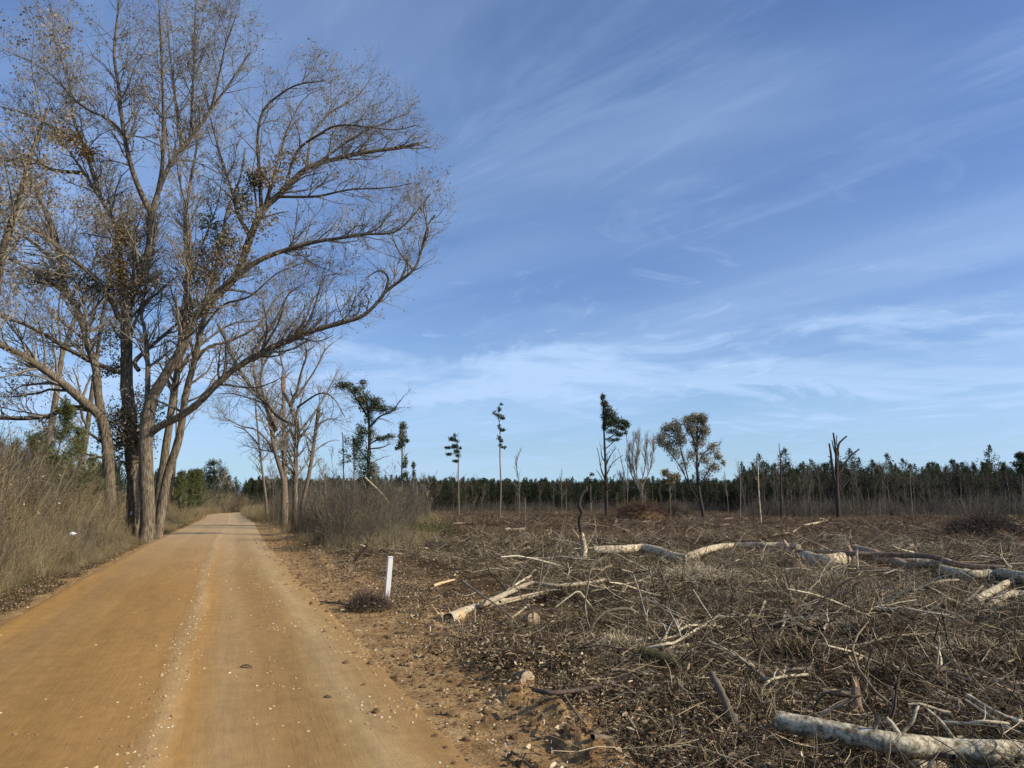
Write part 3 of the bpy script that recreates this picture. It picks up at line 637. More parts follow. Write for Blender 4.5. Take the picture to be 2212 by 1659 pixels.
    t.limb(14, 2, [(338, 1135), (346, 1058), (365, 921), (378, 830), (387, 785), (392, 700), (405, 600), (400, 500), (410, 400), (425, 310), (420, 230)], .1, 'trunk', 10)
    t.limb(5, 1, [(378, 830), (400, 780), (440, 740), (500, 700), (560, 690), (620, 650)], .3)
    t.limb(4, 1, [(405, 600), (440, 520), (470, 440), (480, 380)], -.3)
    t.twigs(per_m=(2.0, 2.6, 3.2), length=(2.8, 1.3, .7), leaf='oak_leaf', nleaf=5000, lsize=.12, t0=.3)
    t = Tree('oak_tree', 'leaning oak nearest the road edge, rightmost trunk of the oak clump', 'tree', 43, (343, 1150), 5, g, 'oak_bark')
    t.limb(14, 2, [(341, 1150), (360, 1035), (387, 944), (401, 853), (419, 785), (433, 716), (442, 684), (455, 620), (475, 540), (490, 460), (520, 380), (530, 320)], .05, 'trunk', 10)
    t.limb(5, 1, [(419, 785), (450, 750), (500, 735), (560, 700), (600, 640), (640, 620)], .2)
    t.limb(4, 1, [(433, 716), (480, 660), (540, 640), (600, 590), (680, 560)], -.3)
    t.limb(3, 1, [(400, 870), (440, 850), (480, 800), (560, 790)], .3)
    t.twigs(per_m=(1.8, 2.4, 3.0), length=(2.4, 1.2, .6), leaf='oak_leaf', nleaf=6000, lsize=.12, t0=.3)
build_oaks()

def generic_tree(name, label, cat, x, y, h, r, seed, group=None, bark='grey_bark', leaf=None, nleaf=0, lsize=.14, spread=.35, up=.25, per=(1.0, 2.0, 2.6), t0=.3, twig='oak_twig', fork=5):
    rng = np.random.RandomState(seed); z = float(surf(np.array([x]), np.array([y]))[0]); root = thing(name, label, cat, (x, y, z), group)
    p = [np.array([x, y, z - .2])]; d = np.array([rng.normal() * .05, rng.normal() * .05, 1.])
    for k in range(9): d = d + rng.normal(size=3) * .05; d[2] = 1; d /= np.linalg.norm(d); p.append(p[-1] + d * h * .11)
    T = np.array(p)[None]; R = (r * np.linspace(1, .15, 10))[None]
    mb = MB(); mb.tubes(T, R, 8, lump=.15, rng=rng); mb.build('trunk', M[bark], root)
    A, B = spawn(T, R, fork, t0, h * spread, 38, up, .6, 8, .12, rng); mb = MB(); mb.tubes(A, B, 6, tone=rng.rand(len(A)))
    A = np.concatenate([A, catmull(T[0][4:], 8)[None]]); B = np.concatenate([B, np.linspace(B.max() * .6, .02, 8)[None]])
    for k, (pm, ln) in enumerate(zip(per, (h * .16, h * .08, h * .04))):
        tot = np.linalg.norm(np.diff(A, axis=1), axis=2).sum()
        A, B = spawn(A, B, int(tot * pm), .2, ln, 42, up * .6, .6, (6, 4, 3)[k], .17, rng, rmin=(.014, .010, .008)[k]); mb.tubes(A, np.minimum(B, .05), 4 if k == 0 else 3, tone=rng.rand(len(A)))
    mb.build('branches', M[twig], root)
    if leaf:
        i = rng.choice(len(A), nleaf); pt = A[i, rng.randint(0, A.shape[1], nleaf)] + rng.normal(size=(nleaf, 3)) * lsize
        ml = MB(); ml.leaves(pt, lsize, rng); ml.build('leaves', M[leaf], root)
    return root
# bare trees standing behind and left of the oaks
def xy(px, Y): p = P(px, 1084, Y); return p[0], Y
for k, (px, Y, h, r, lab, nl) in enumerate([
        (-60, 34, 21, .34, 'bare tree with brown leaves filling the far left edge of the picture', 4500),
        (60, 52, 22, .30, 'slender bare tree standing behind the left brush, left of the oak clump', 5000),
        (150, 58, 24, .28, 'tall thin tree behind the pine saplings, directly left of the oak trunks', 5000),
        (372, 78, 16, .16, 'thin twiggy tree seen through the gap right of the leaning oaks', 900)]):
    x, y = xy(px, Y); generic_tree('bare_tree', lab, 'tree', x, y, h, r, 100 + k, None, 'oak_bark', 'oak_leaf', nl, .15, .4, .25, (1.2, 2.0, 2.4))

# ------------------------------------------------------------------ trees right of the road
def build_mid_trees():
    t = Tree('bare_tree', 'grey twin stemmed bare tree with wide fine crown on the right road verge', 'tree', 58, (604, 1090), 20, None)
    t.limb(8, 5, [(612, 1090), (611, 1035), (592, 967), (579, 876), (538, 830), (510, 785), (490, 740), (470, 700)], 0, 'trunk', 8)
    t.limb(6, 2, [(590, 950), (575, 880), (556, 840), (548, 790), (560, 740), (572, 700)], .3)
    t.limb(5, 2, [(600, 930), (570, 860), (565, 800), (600, 740), (620, 700)], -.2)
    t.limb(4, 1, [(579, 876), (540, 860), (500, 850), (470, 850)], .3); t.limb(4, 1, [(592, 967), (555, 930), (520, 920), (480, 900)], -.3)
    t.limb(4, 1, [(560, 740), (590, 700), (610, 670), (640, 660)], .3)
    t.twigs(per_m=(2.8, 3.0, 3.2), length=(2.8, 1.3, .65), rmin=(.016, .011, .009), t0=.3, up=.12)
    t = Tree('snapped_tree', 'brown trunk snapped off high up, standing behind the twin stemmed tree', 'tree', 60, (617, 1080), 21)
    t.limb(9, 6, [(617, 1080), (614, 1012), (613, 921), (613, 840), (614, 808)], 0, 'trunk', 8, bark='brown_log')
    t.limb(4, 1, [(614, 950), (640, 900), (655, 850), (665, 800)], .2)
    t.twigs(per_m=(1.8, 2.6, 2.6), length=(2.0, 1.0, .5), rmin=(.014, .010, .008), t0=.45)
    t.blob('vine_leaves', 'ivy_leaf', [(608, 960, 16, 30, 300), (600, 900, 14, 20, 160), (618, 1010, 14, 30, 220)], .16)
    t = Tree('bare_tree', 'straight pale barked tree at the road edge with a wide bare crown', 'tree', 47, (636, 1156), 22)
    t.limb(9, 7, [(635, 1156), (638, 1058), (639, 967), (642, 921), (629, 876), (640, 850)], 0, 'trunk', 10, bark='oak_bark')
    t.limb(5, 1.5, [(629, 880), (610, 840), (612, 800), (605, 760), (615, 720)], .3)
    t.limb(5, 1.5, [(640, 850), (652, 800), (662, 760), (640, 700)], -.3)
    t.limb(5, 1.5, [(642, 921), (600, 900), (560, 850), (545, 800)], .2); t.limb(4, 1.2, [(640, 940), (680, 890), (710, 840), (730, 800)], .3)
    t.limb(4, 1.2, [(642, 880), (690, 850), (720, 860), (745, 900)], -.3); t.limb(4, 1.2, [(640, 860), (680, 800), (700, 760), (720, 740)], .1)
    t.twigs(per_m=(3.0, 3.0, 3.2), length=(2.4, 1.2, .6), rmin=(.014, .010, .008), t0=.3, up=.1)
    t = Tree('snapped_tree', 'leaning grey trunk snapped off at the top beside the straight pale tree', 'tree', 48, (645, 1154), 23)
    t.limb(7, 6, [(645, 1154), (655, 1080), (670, 1012), (683, 921), (688, 885), (690, 878)], .05, 'trunk', 8)
    t.limb(3, 2, [(687, 905), (694, 892), (700, 896)], .1); t.limb(3, 1, [(676, 960), (655, 930), (650, 900)], .1)
    t.limb(3, 1, [(683, 921), (710, 905), (740, 910)], .2)
    t.twigs(per_m=(1.8, 2.6, 2.6), length=(1.9, .9, .4), rmin=(.012, .009, .008), t0=.5)
    t = Tree('bare_tree', 'thin grey bare tree rising from the brush at the road bend', 'tree', 82, (575, 1080), 24)
    t.limb(5, 2, [(575, 1085), (562, 980), (556, 920), (552, 870), (560, 820)], 0, 'trunk', 6)
    t.limb(3, 1, [(558, 960), (530, 930), (505, 920)], .2)
    t.twigs(per_m=(2.2, 2.2, 2.4), length=(2.0, 1.0, .6), rmin=(.018, .013, .010), t0=.3)
    # ivy covered tree
    t = Tree('ivy_covered_tree', 'dark tree hung with evergreen vine, its top bent over to the left', 'tree', 62, (797, 1075), 25)
    t.limb(7, 4, [(797, 1090), (796, 1040), (797, 990), (798, 930), (794, 880), (787, 850)], 0, 'trunk', 8, bark='dark_bark')
    t.limb(4, 1.5, [(794, 900), (775, 870), (755, 840), (738, 832)], .2, bark='dark_bark')
    t.limb(4, 1, [(797, 925), (820, 900), (845, 890), (860, 872), (873, 855)], -.2, bark='dark_bark')
    t.limb(3, 1, [(797, 960), (825, 945), (850, 945), (868, 940)], .3); t.limb(3, 1, [(797, 970), (830, 965), (845, 955)], -.3)
    t.limb(3, 1, [(797, 1000), (770, 960), (760, 940)], .2)
    t.twigs(per_m=(2.4, 2.2, 2.4), length=(1.7, .8, .4), rmin=(.016, .011, .009), t0=.2, up=.03)
    t.blob('vine_leaves', 'ivy_leaf', [(745, 834, 22, 9, 420), (770, 842, 20, 12, 420), (790, 860, 20, 14, 420), (812, 870, 18, 13, 360), (800, 882, 26, 10, 360), (828, 885, 14, 12, 260),
                                       (776, 862, 18, 12, 260), (797, 905, 12, 16, 300), (780, 930, 12, 16, 240), (800, 935, 12, 12, 180), (776, 950, 12, 16, 260), (770, 975, 10, 22, 240),
                                       (790, 985, 16, 18, 320), (785, 1015, 20, 20, 460), (805, 1015, 14, 20, 330), (800, 1045, 22, 22, 500), (822, 948, 18, 7, 160), (842, 942, 12, 5, 90), (784, 828, 10, 8, 100), (850, 884, 10, 5, 60)], .17)
    # vine tufted poles between the bare trees and the ivy tree
    for k, (px, top, base, lab, bl) in enumerate([
            (741, 935, 1060, 'small vine wrapped stem just right of the snapped leaning trunk', [(748, 955, 9, 16, 90), (742, 975, 9, 18, 90), (738, 1000, 7, 14, 60)]),
            (764, 940, 1060, 'vine wrapped pole just left of the dark ivy covered tree', [(764, 958, 8, 14, 90), (765, 985, 7, 16, 80), (752, 990, 8, 12, 80)])]):
        t = Tree('vine_covered_pole', lab, 'tree', 64, (px, base), 30 + k); t.limb(3, 1.5, [(px, base), (px + 1, (top + base) / 2), (px - 1, top)], 0, 'trunk', 6); t.blob('vine_leaves', 'ivy_leaf', bl, .17)
        t.twigs(per_m=(1.5, 2.0), length=(1.0, .5), rmin=(.014, .010), t0=.4)
    # leaning pole
    a = G(889, 1147); Yp = a[1]; root = thing('leaning_pole', 'bare pale pole leaning to the left out of the green brush', 'dead tree', a)
    mb = MB(); pts = catmull([P(890, 1150, Yp), P(860, 1112, Yp), P(825, 1068, Yp + .3), P(788, 1031, Yp + .5)], 10); mb.tubes(pts, np.linspace(.12, .07, 10), 7); mb.build('trunk', M['pale_log'], root)
    mb = MB(); mb.tubes([pts[5], pts[5] + [.1, -.25, .25]], [.03, .015], 5); mb.build('branch_stub', M['grey_bark'], root)
build_mid_trees()

def build_field_trees():
    pale = 'grey_bark'
    def T(nm, lab, Y, base, seed, cat='tree', bark=pale): return Tree(nm, lab, cat, Y, base, seed, None, bark)
    t = T('thin_pine', 'thin pine with a narrow vine clad top, leftmost of the lone trees in the field', 85, (867, 1090), 40)
    t.limb(3.2, 2, [(867, 1092), (868, 1020), (869, 960), (871, 920)], 0, 'trunk', 6); t.twigs(per_m=(1.6, 2), length=(1.3, .6), rmin=(.02, .014), t0=.55)
    t.blob('foliage', 'ivy_leaf', [(870, 925, 8, 14, 260), (869, 945, 9, 14, 260), (866, 962, 9, 8, 150), (880, 952, 5, 4, 40), (875, 1000, 5, 18, 140), (876, 1025, 6, 12, 100), (858, 968, 5, 4, 40)], .24)
    t = T('vine_covered_pole', 'short vine covered pole beside the leftmost lone pine', 90, (893, 1060), 41)
    t.limb(2.2, 1.2, [(893, 1062), (893, 1030), (894, 1000)], 0, 'trunk', 5); t.blob('vine_leaves', 'ivy_leaf', [(893, 1006, 5, 8, 70), (894, 1024, 4, 9, 60)], .24)
    t = T('thin_pine', 'thin pine whose few tufts all point left, second of the lone field trees', 95, (988, 1092), 42)
    t.limb(2.6, 1.4, [(991, 1095), (990, 1040), (990, 990), (988, 960), (982, 938)], 0, 'trunk', 6)
    for p_ in ([(988, 965), (975, 966), (964, 970)], [(990, 985), (978, 980), (964, 982)], [(984, 945), (976, 944), (970, 950)], [(990, 1000), (982, 997), (978, 996)], [(990, 985), (996, 978)], [(990, 1045), (1000, 1035), (1008, 1022)]): t.limb(1, .5, p_, .3, 'branch', 4)
    t.blob('needles', 'ivy_leaf', [(984, 940, 5, 4, 60), (976, 948, 8, 5, 100), (984, 953, 7, 5, 100), (968, 967, 9, 3, 70), (982, 964, 8, 5, 110), (970, 981, 8, 3, 60), (986, 975, 7, 4, 80), (994, 968, 3, 3, 25), (984, 996, 8, 3, 60), (990, 984, 6, 4, 50)], .24)
    t = T('thin_pine', 'tallest thin pine with tufts down one long bare stem, top bent right', 92, (1081, 1100), 43)
    t.limb(3, 1.2, [(1080, 1105), (1082, 1050), (1080, 990), (1080, 930), (1076, 890), (1080, 874)], 0, 'trunk', 6)
    for p_ in ([(1078, 900), (1068, 895), (1065, 885)], [(1079, 908), (1088, 902)], [(1080, 930), (1092, 928)], [(1080, 952), (1072, 948)], [(1080, 968), (1090, 966)]): t.limb(1, .5, p_, .3, 'branch', 4)
    t.blob('needles', 'ivy_leaf', [(1078, 886, 5, 6, 70), (1071, 893, 8, 5, 70), (1080, 899, 7, 7, 100), (1087, 903, 4, 4, 40), (1080, 922, 5, 6, 70), (1087, 929, 6, 3, 50), (1078, 945, 4, 5, 50), (1084, 952, 6, 4, 60), (1089, 967, 5, 3, 40), (1081, 962, 3, 4, 30), (1083, 873, 3, 2, 20)], .24)
    t = T('bare_tree', 'small pale bare tree between the tallest thin pine and the big pine', 98, (1122, 1090), 44)
    t.limb(2, 1, [(1122, 1092), (1120, 1040), (1116, 1000), (1126, 968)], 0, 'trunk', 5); t.limb(1.2, .6, [(1118, 1020), (1114, 1000), (1112, 985)], .2); t.twigs(per_m=(3, 3), length=(.9, .5), rmin=(.02, .016), t0=.3, up=.5)
    t = T('bare_tree', 'tiny pale bare tree topping the distant wood, left of the big pine', 120, (1212, 1085), 45)
    t.limb(1.6, .8, [(1213, 1085), (1212, 1050), (1212, 1020)], 0, 'trunk', 5); t.twigs(per_m=(4, 3), length=(1.2, .6), rmin=(.022, .018), t0=.4, up=.3)
    t = T('thin_pine', 'tiny dark tufted pine just left of the big leaning pine', 120, (1276, 1080), 46)
    t.limb(1.5, .8, [(1276, 1080), (1276, 1050), (1275, 1024)], 0, 'trunk', 5); t.blob('needles', 'pine_needle', [(1272, 1034, 7, 4, 60), (1279, 1026, 5, 4, 50), (1275, 1042, 6, 3, 40)], .3)
    # big pine
    t = T('big_pine', 'big dark pine with a one sided crown leaning right and dead lower limbs', 105, (1310, 1095), 47, bark='dark_bark')
    t.limb(6, 1.6, [(1310, 1095), (1309, 1040), (1307, 980), (1304, 920), (1303, 880), (1302, 858)], 0, 'trunk', 8)
    for p_ in ([(1305, 930), (1325, 915), (1345, 905)], [(1306, 950), (1325, 940), (1345, 920), (1352, 912)], [(1307, 970), (1325, 955), (1340, 940)], [(1303, 895), (1318, 885)], [(1304, 910), (1322, 900), (1332, 892)]): t.limb(1.8, .8, p_, .3, 'branch', 4)
    for p_ in ([(1308, 1040), (1298, 1010), (1294, 985), (1290, 968)], [(1309, 1050), (1295, 1025), (1288, 1015)], [(1308, 1030), (1320, 1005), (1335, 990), (1345, 984)], [(1308, 1010), (1318, 985), (1330, 968)], [(1309, 1060), (1322, 1040), (1326, 1025)], [(1309, 1035), (1300, 1020), (1296, 1000)], [(1308, 1000), (1300, 985), (1298, 965)]): t.limb(2.2, .8, p_, .2, 'dead_limb', 4)
    t.twigs(per_m=(.9, 1.6), length=(1.6, .8), rmin=(.025, .018), t0=.2, up=.3, mat_='dark_bark')
    t.blob('needles', 'ivy_leaf', [(1302, 858, 5, 6, 150), (1306, 872, 8, 8, 260), (1312, 884, 11, 9, 300), (1308, 900, 10, 10, 300), (1322, 896, 12, 10, 320), (1330, 908, 12, 9, 300), (1318, 914, 14, 9, 300), (1332, 920, 10, 7, 180), (1306, 922, 6, 9, 120),
                                 (1348, 912, 8, 6, 180), (1354, 918, 7, 7, 180), (1346, 925, 9, 6, 160), (1322, 932, 12, 6, 130), (1336, 938, 12, 5, 120), (1318, 950, 10, 5, 80), (1332, 950, 10, 4, 70), (1352, 934, 4, 5, 40)], .27)
    t = T('bare_tree', 'very thin grey bare pole tree directly right of the big pine', 108, (1352, 1090), 48)
    t.limb(1.8, .8, [(1355, 1092), (1356, 1030), (1355, 980), (1353, 930)], 0, 'trunk', 5); t.limb(1.6, .6, [(1357, 1060), (1345, 1010), (1340, 985), (1335, 970)], .2); t.twigs(per_m=(2, 2), length=(1.2, .6), rmin=(.018, .014), t0=.3, up=.3)
    t = T('bare_tree', 'vase shaped bare grey tree growing from a black forked base', 100, (1385, 1088), 49)
    t.limb(5, 4, [(1388, 1090), (1384, 1070), (1380, 1055)], 0, 'trunk', 8, bark='dark_bark')
    for p_ in ([(1380, 1056), (1366, 1030), (1360, 1000), (1358, 960)], [(1380, 1056), (1375, 1020), (1378, 970), (1382, 940)], [(1382, 1056), (1392, 1015), (1396, 975), (1398, 945)], [(1384, 1058), (1402, 1020), (1410, 985), (1414, 955)], [(1380, 1056), (1352, 1050), (1345, 1035)], [(1382, 1056), (1370, 1020), (1366, 980), (1370, 950)]): t.limb(2.2, .8, p_, None, 'limb', 5)
    t.twigs(per_m=(4, 3.4, 3), length=(1.9, 1.0, .6), rmin=(.018, .015, .012), t0=.2, up=.5, angle=28, wig=.1)
    # twin crowned tree with brown leaves
    t = T('leafy_oak', 'spreading tree of two rounded brown leaved crowns on forked dark stems', 95, (1517, 1105), 50, bark='dark_bark')
    t.limb(6, 3, [(1518, 1105), (1510, 1060), (1506, 1010), (1505, 960), (1506, 920)], 0, 'trunk', 8)
    for p_ in ([(1514, 1090), (1490, 1050), (1470, 1010), (1445, 975), (1430, 950)], [(1490, 1050), (1478, 1000), (1470, 970), (1466, 930)], [(1506, 1010), (1520, 980), (1540, 965), (1555, 960)], [(1505, 985), (1495, 940), (1485, 915)], [(1506, 950), (1520, 920), (1525, 905)], [(1510, 1050), (1535, 1010), (1545, 1000)]): t.limb(2.6, 1, p_, None, 'limb', 5)
    t.twigs(per_m=(2.2, 2.2, 2), length=(1.5, .8, .5), rmin=(.02, .016, .014), t0=.3, up=.3, angle=35, mat_='greystem')
    t.blob('leaves', 'dull_leaf', [(1428, 950, 12, 14, 260), (1440, 930, 14, 16, 330), (1460, 922, 14, 18, 360), (1468, 948, 16, 18, 360), (1444, 960, 14, 14, 240), (1456, 980, 16, 14, 220), (1485, 910, 12, 12, 260), (1500, 905, 13, 13, 330), (1516, 905, 12, 13, 330), (1494, 928, 14, 14, 330), (1520, 930, 13, 16, 330),
                                  (1508, 955, 16, 14, 300), (1540, 968, 14, 12, 240), (1552, 985, 9, 9, 120), (1522, 990, 16, 14, 220), (1495, 985, 14, 14, 160), (1540, 1010, 16, 10, 130), (1562, 1000, 5, 8, 40), (1520, 1025, 20, 10, 110), (1480, 1005, 12, 12, 90)], .27)
    t = T('leafy_sapling', 'low pale leaved sapling left of the twin crowned tree', 90, (1450, 1085), 51)
    t.limb(1.8, 1, [(1448, 1088), (1446, 1050), (1440, 1020)], 0, 'trunk', 5); t.limb(1.2, .6, [(1447, 1060), (1460, 1030), (1465, 1020)], .3)
    t.twigs(per_m=(3, 2), length=(1.0, .6), rmin=(.016, .013), t0=.3)
    t.blob('leaves', 'grass', [(1438, 1022, 10, 9, 150), (1452, 1030, 10, 10, 130), (1464, 1030, 8, 8, 80), (1445, 1040, 10, 6, 80)], .25)
    def snag(lab, Y, base, limbs, seed, bark=pale):
        t = T('dead_snag', lab, Y, base, seed, 'dead tree', bark)
        for i, l in enumerate(limbs): t.limb(l[0], l[1], l[2], l[3] if len(l) > 3 else .15, 'trunk' if i == 0 else 'limb', 6)
        return t
    t = snag('faint thin dead pole with short twigs right of the twin crowned tree', 110, (1570, 1085), [(1.6, .8, [(1572, 1085), (1568, 1050), (1565, 1018)])], 52); t.twigs(per_m=(5, 2), length=(.7, .4), rmin=(.016, .014), t0=.4, up=.2)
    t = snag('dark thin snag with stubby side twigs, leftmost of the right hand snags', 80, (1598, 1105), [(2.4, 1, [(1599, 1110), (1600, 1060), (1598, 1020), (1597, 1008)])], 53); t.twigs(per_m=(2.4,), length=(.7,), rmin=(.02,), t0=.4, up=0)
    snag('smooth white barkless pole snag standing in front of the right hand wood', 72, (1640, 1112), [(3.2, 1, [(1643, 1115), (1639, 1060), (1637, 1010), (1636, 975)]), (1, .5, [(1637, 1040), (1631, 1030)])], 54, 'pale_log')
    snag('dark snag forked at its tip like a tuning fork', 90, (1687, 1085), [(4, 2, [(1688, 1088), (1687, 1040), (1686, 1000), (1685, 975)]), (1.6, 1, [(1686, 985), (1683, 965), (1683, 957)]), (1.4, .8, [(1686, 985), (1691, 972), (1694, 965)])], 55, 'dark_bark')
    t = snag('large dark dead tree with many upright broken limbs like fingers', 88, (1812, 1085), [(8, 5.5, [(1810, 1090), (1808, 1040), (1808, 1000)]), (5, 3, [(1806, 1010), (1806, 980), (1803, 955), (1800, 935)]), (4.5, 2.4, [(1807, 985), (1812, 960), (1820, 950), (1829, 942)]),
         (5.5, 3, [(1804, 1040), (1797, 1000), (1794, 975), (1791, 958)]), (2.4, 1.4, [(1797, 1000), (1793, 988), (1788, 985)]), (3, 1.6, [(1806, 985), (1800, 965), (1797, 950)]), (5, 2.4, [(1808, 1030), (1822, 1005), (1838, 985), (1856, 970)]), (4, 2.4, [(1810, 1062), (1822, 1050), (1835, 1035)]), (2.5, 1.4, [(1808, 1000), (1812, 980), (1807, 955), (1808, 940)])], 56, 'dark_bark')
    snag('thin leaning pale snag at the foot of the right hand wood', 75, (1910, 1112), [(1.8, 1, [(1914, 1112), (1908, 1090), (1905, 1075)])], 57)
    snag('tall thin grey snag standing alone at the right in front of the wood', 70, (1970, 1120), [(3, 1, [(1972, 1124), (1969, 1080), (1966, 1040), (1965, 1008)]), (1, .5, [(1968, 1050), (1962, 1040)])], 58)
    snag('short dead stub pole in the reddish field below the thin pines', 62, (1134, 1118), [(2, 1.4, [(1134, 1122), (1134, 1095), (1134, 1075)])], 59)
    snag('small pale topped stub standing left of the big pine', 150, (1276, 1100), [(2.6, 2.4, [(1276, 1104), (1276, 1087)])], 60, 'pale_log')
build_field_trees()

# ------------------------------------------------------------------ the distant wood
def pine_proto(rng, h, crown, width, bark='greystem', needle='pine_needle', n=420, size=.32):
    n = int(n * 2.0); size = size * .68
    tr = MB(); p = catmull(np.array([[0, 0, -.3], [rng.normal() * .1, rng.normal() * .1, h * .5], [rng.normal() * .2, rng.normal() * .2, h]]), 7)
    tr.tubes(p, np.linspace(.022 * h * .6, .02, 7), 5)
    c0 = h * (1 - crown); k = int(10 + h * .8); pts = []
    for i in range(k):
        f = (i + rng.rand()) / k; zc = c0 + f * (h - c0); wd = width * (1 - f ** 1.8) * (.5 + .5 * min(1, f * 3 + .3)) * (.6 + .7 * rng.rand()); a = rng.rand() * 6.28
        c = np.array([np.cos(a) * wd * .6, np.sin(a) * wd * .6, zc]); g = rng.normal(size=(n // k, 3)); g /= np.linalg.norm(g, axis=1, keepdims=True); g *= rng.rand(len(g), 1) ** .5
        pts.append(c + g * np.array([wd * .75 + .15, wd * .75 + .15, .35 + wd * .28]))
        tr.tubes([[0, 0, zc - .2], c], [.03, .015], 3)
    cr = MB(); cr.leaves(np.concatenate(pts), size, rng, aspect=.5)
    return tr, cr, bark, needle
def bare_proto(rng, h, nl=0):
    tr = MB(); p = catmull(np.array([[0, 0, -.3], [rng.normal() * .2, rng.normal() * .2, h * .5], [rng.normal() * .4, rng.normal() * .4, h]]), 8)[None]; r = np.linspace(.012 * h, .02, 8)[None]
    tr.tubes(p, r, 5); cr = MB(); A, B = spawn(p, r, 11, .25, h * .32, 35, .35, .6, 6, .1, rng, rmin=.025); cr.tubes(A, B, 3, tone=rng.rand(len(A)))
    A, B = spawn(A, B, 70, .15, h * .14, 35, .3, .7, 4, .12, rng, rmin=.02); cr.tubes(A, B, 3, tone=rng.rand(len(A)))
    A, B = spawn(A, B, 220, .15, h * .07, 35, .3, .7, 3, .12, rng, rmin=.018); cr.tubes(A, B, 3, tone=rng.rand(len(A)))
    return tr, cr, 'grey_bark', 'greystem'
def make_thing(kind, protos, x, y, label, group, h_scale, rz):
    tr, cr, b, nn = protos
    if 'tm' not in CACHE.setdefault(id(tr), {}):
        CACHE[id(tr)]['tm'] = tr.build('trunk', M[b], link=False).data; CACHE[id(tr)]['cm'] = cr.build('crown', M[nn], link=False).data
    r = thing(kind, label, 'tree', (x, y, float(surf(np.array([x]), np.array([y]))[0])), group); r.rotation_euler = (0, 0, rz); r.scale = (h_scale, h_scale, h_scale)
    for nm, me in (('trunk', CACHE[id(tr)]['tm']), ('crown', CACHE[id(tr)]['cm'])):
        o = bpy.data.objects.new(nm, me); C.objects.link(o); o.parent = r
    return r
CACHE = {}
TM = [('the leftmost lone thin pine', 867), ('the vine covered stub pole', 893), ('the ivy hung bent tree', 797), ('the left pointing thin pine', 988), ('the tallest thin pine', 1081), ('the small pale bare tree', 1122), ('the tiny pale bare tree', 1212), ('the big leaning pine', 1310), ('the vase shaped bare tree', 1385), ('the low pale leaved sapling', 1448),
      ('the twin crowned tree', 1517), ('the faint dead pole', 1570), ('the stubby twigged snag', 1598), ('the white pole snag', 1640), ('the tuning fork snag', 1687), ('the finger like dead tree', 1812), ('the thin leaning snag', 1910), ('the lone grey snag', 1970), ('the right edge pine', 2205), ('the snapped roadside trunk', 690)]
def behind(px):
    k = min(range(len(TM)), key=lambda i: abs(TM[i][1] - px)); d = px - TM[k][1]
    return ('directly behind ' if abs(d) < 6 else 'just right of ' if 0 < d < 30 else 'just left of ' if -30 < d < 0 else 'well right of ' if d > 0 else 'well left of ') + TM[k][0]
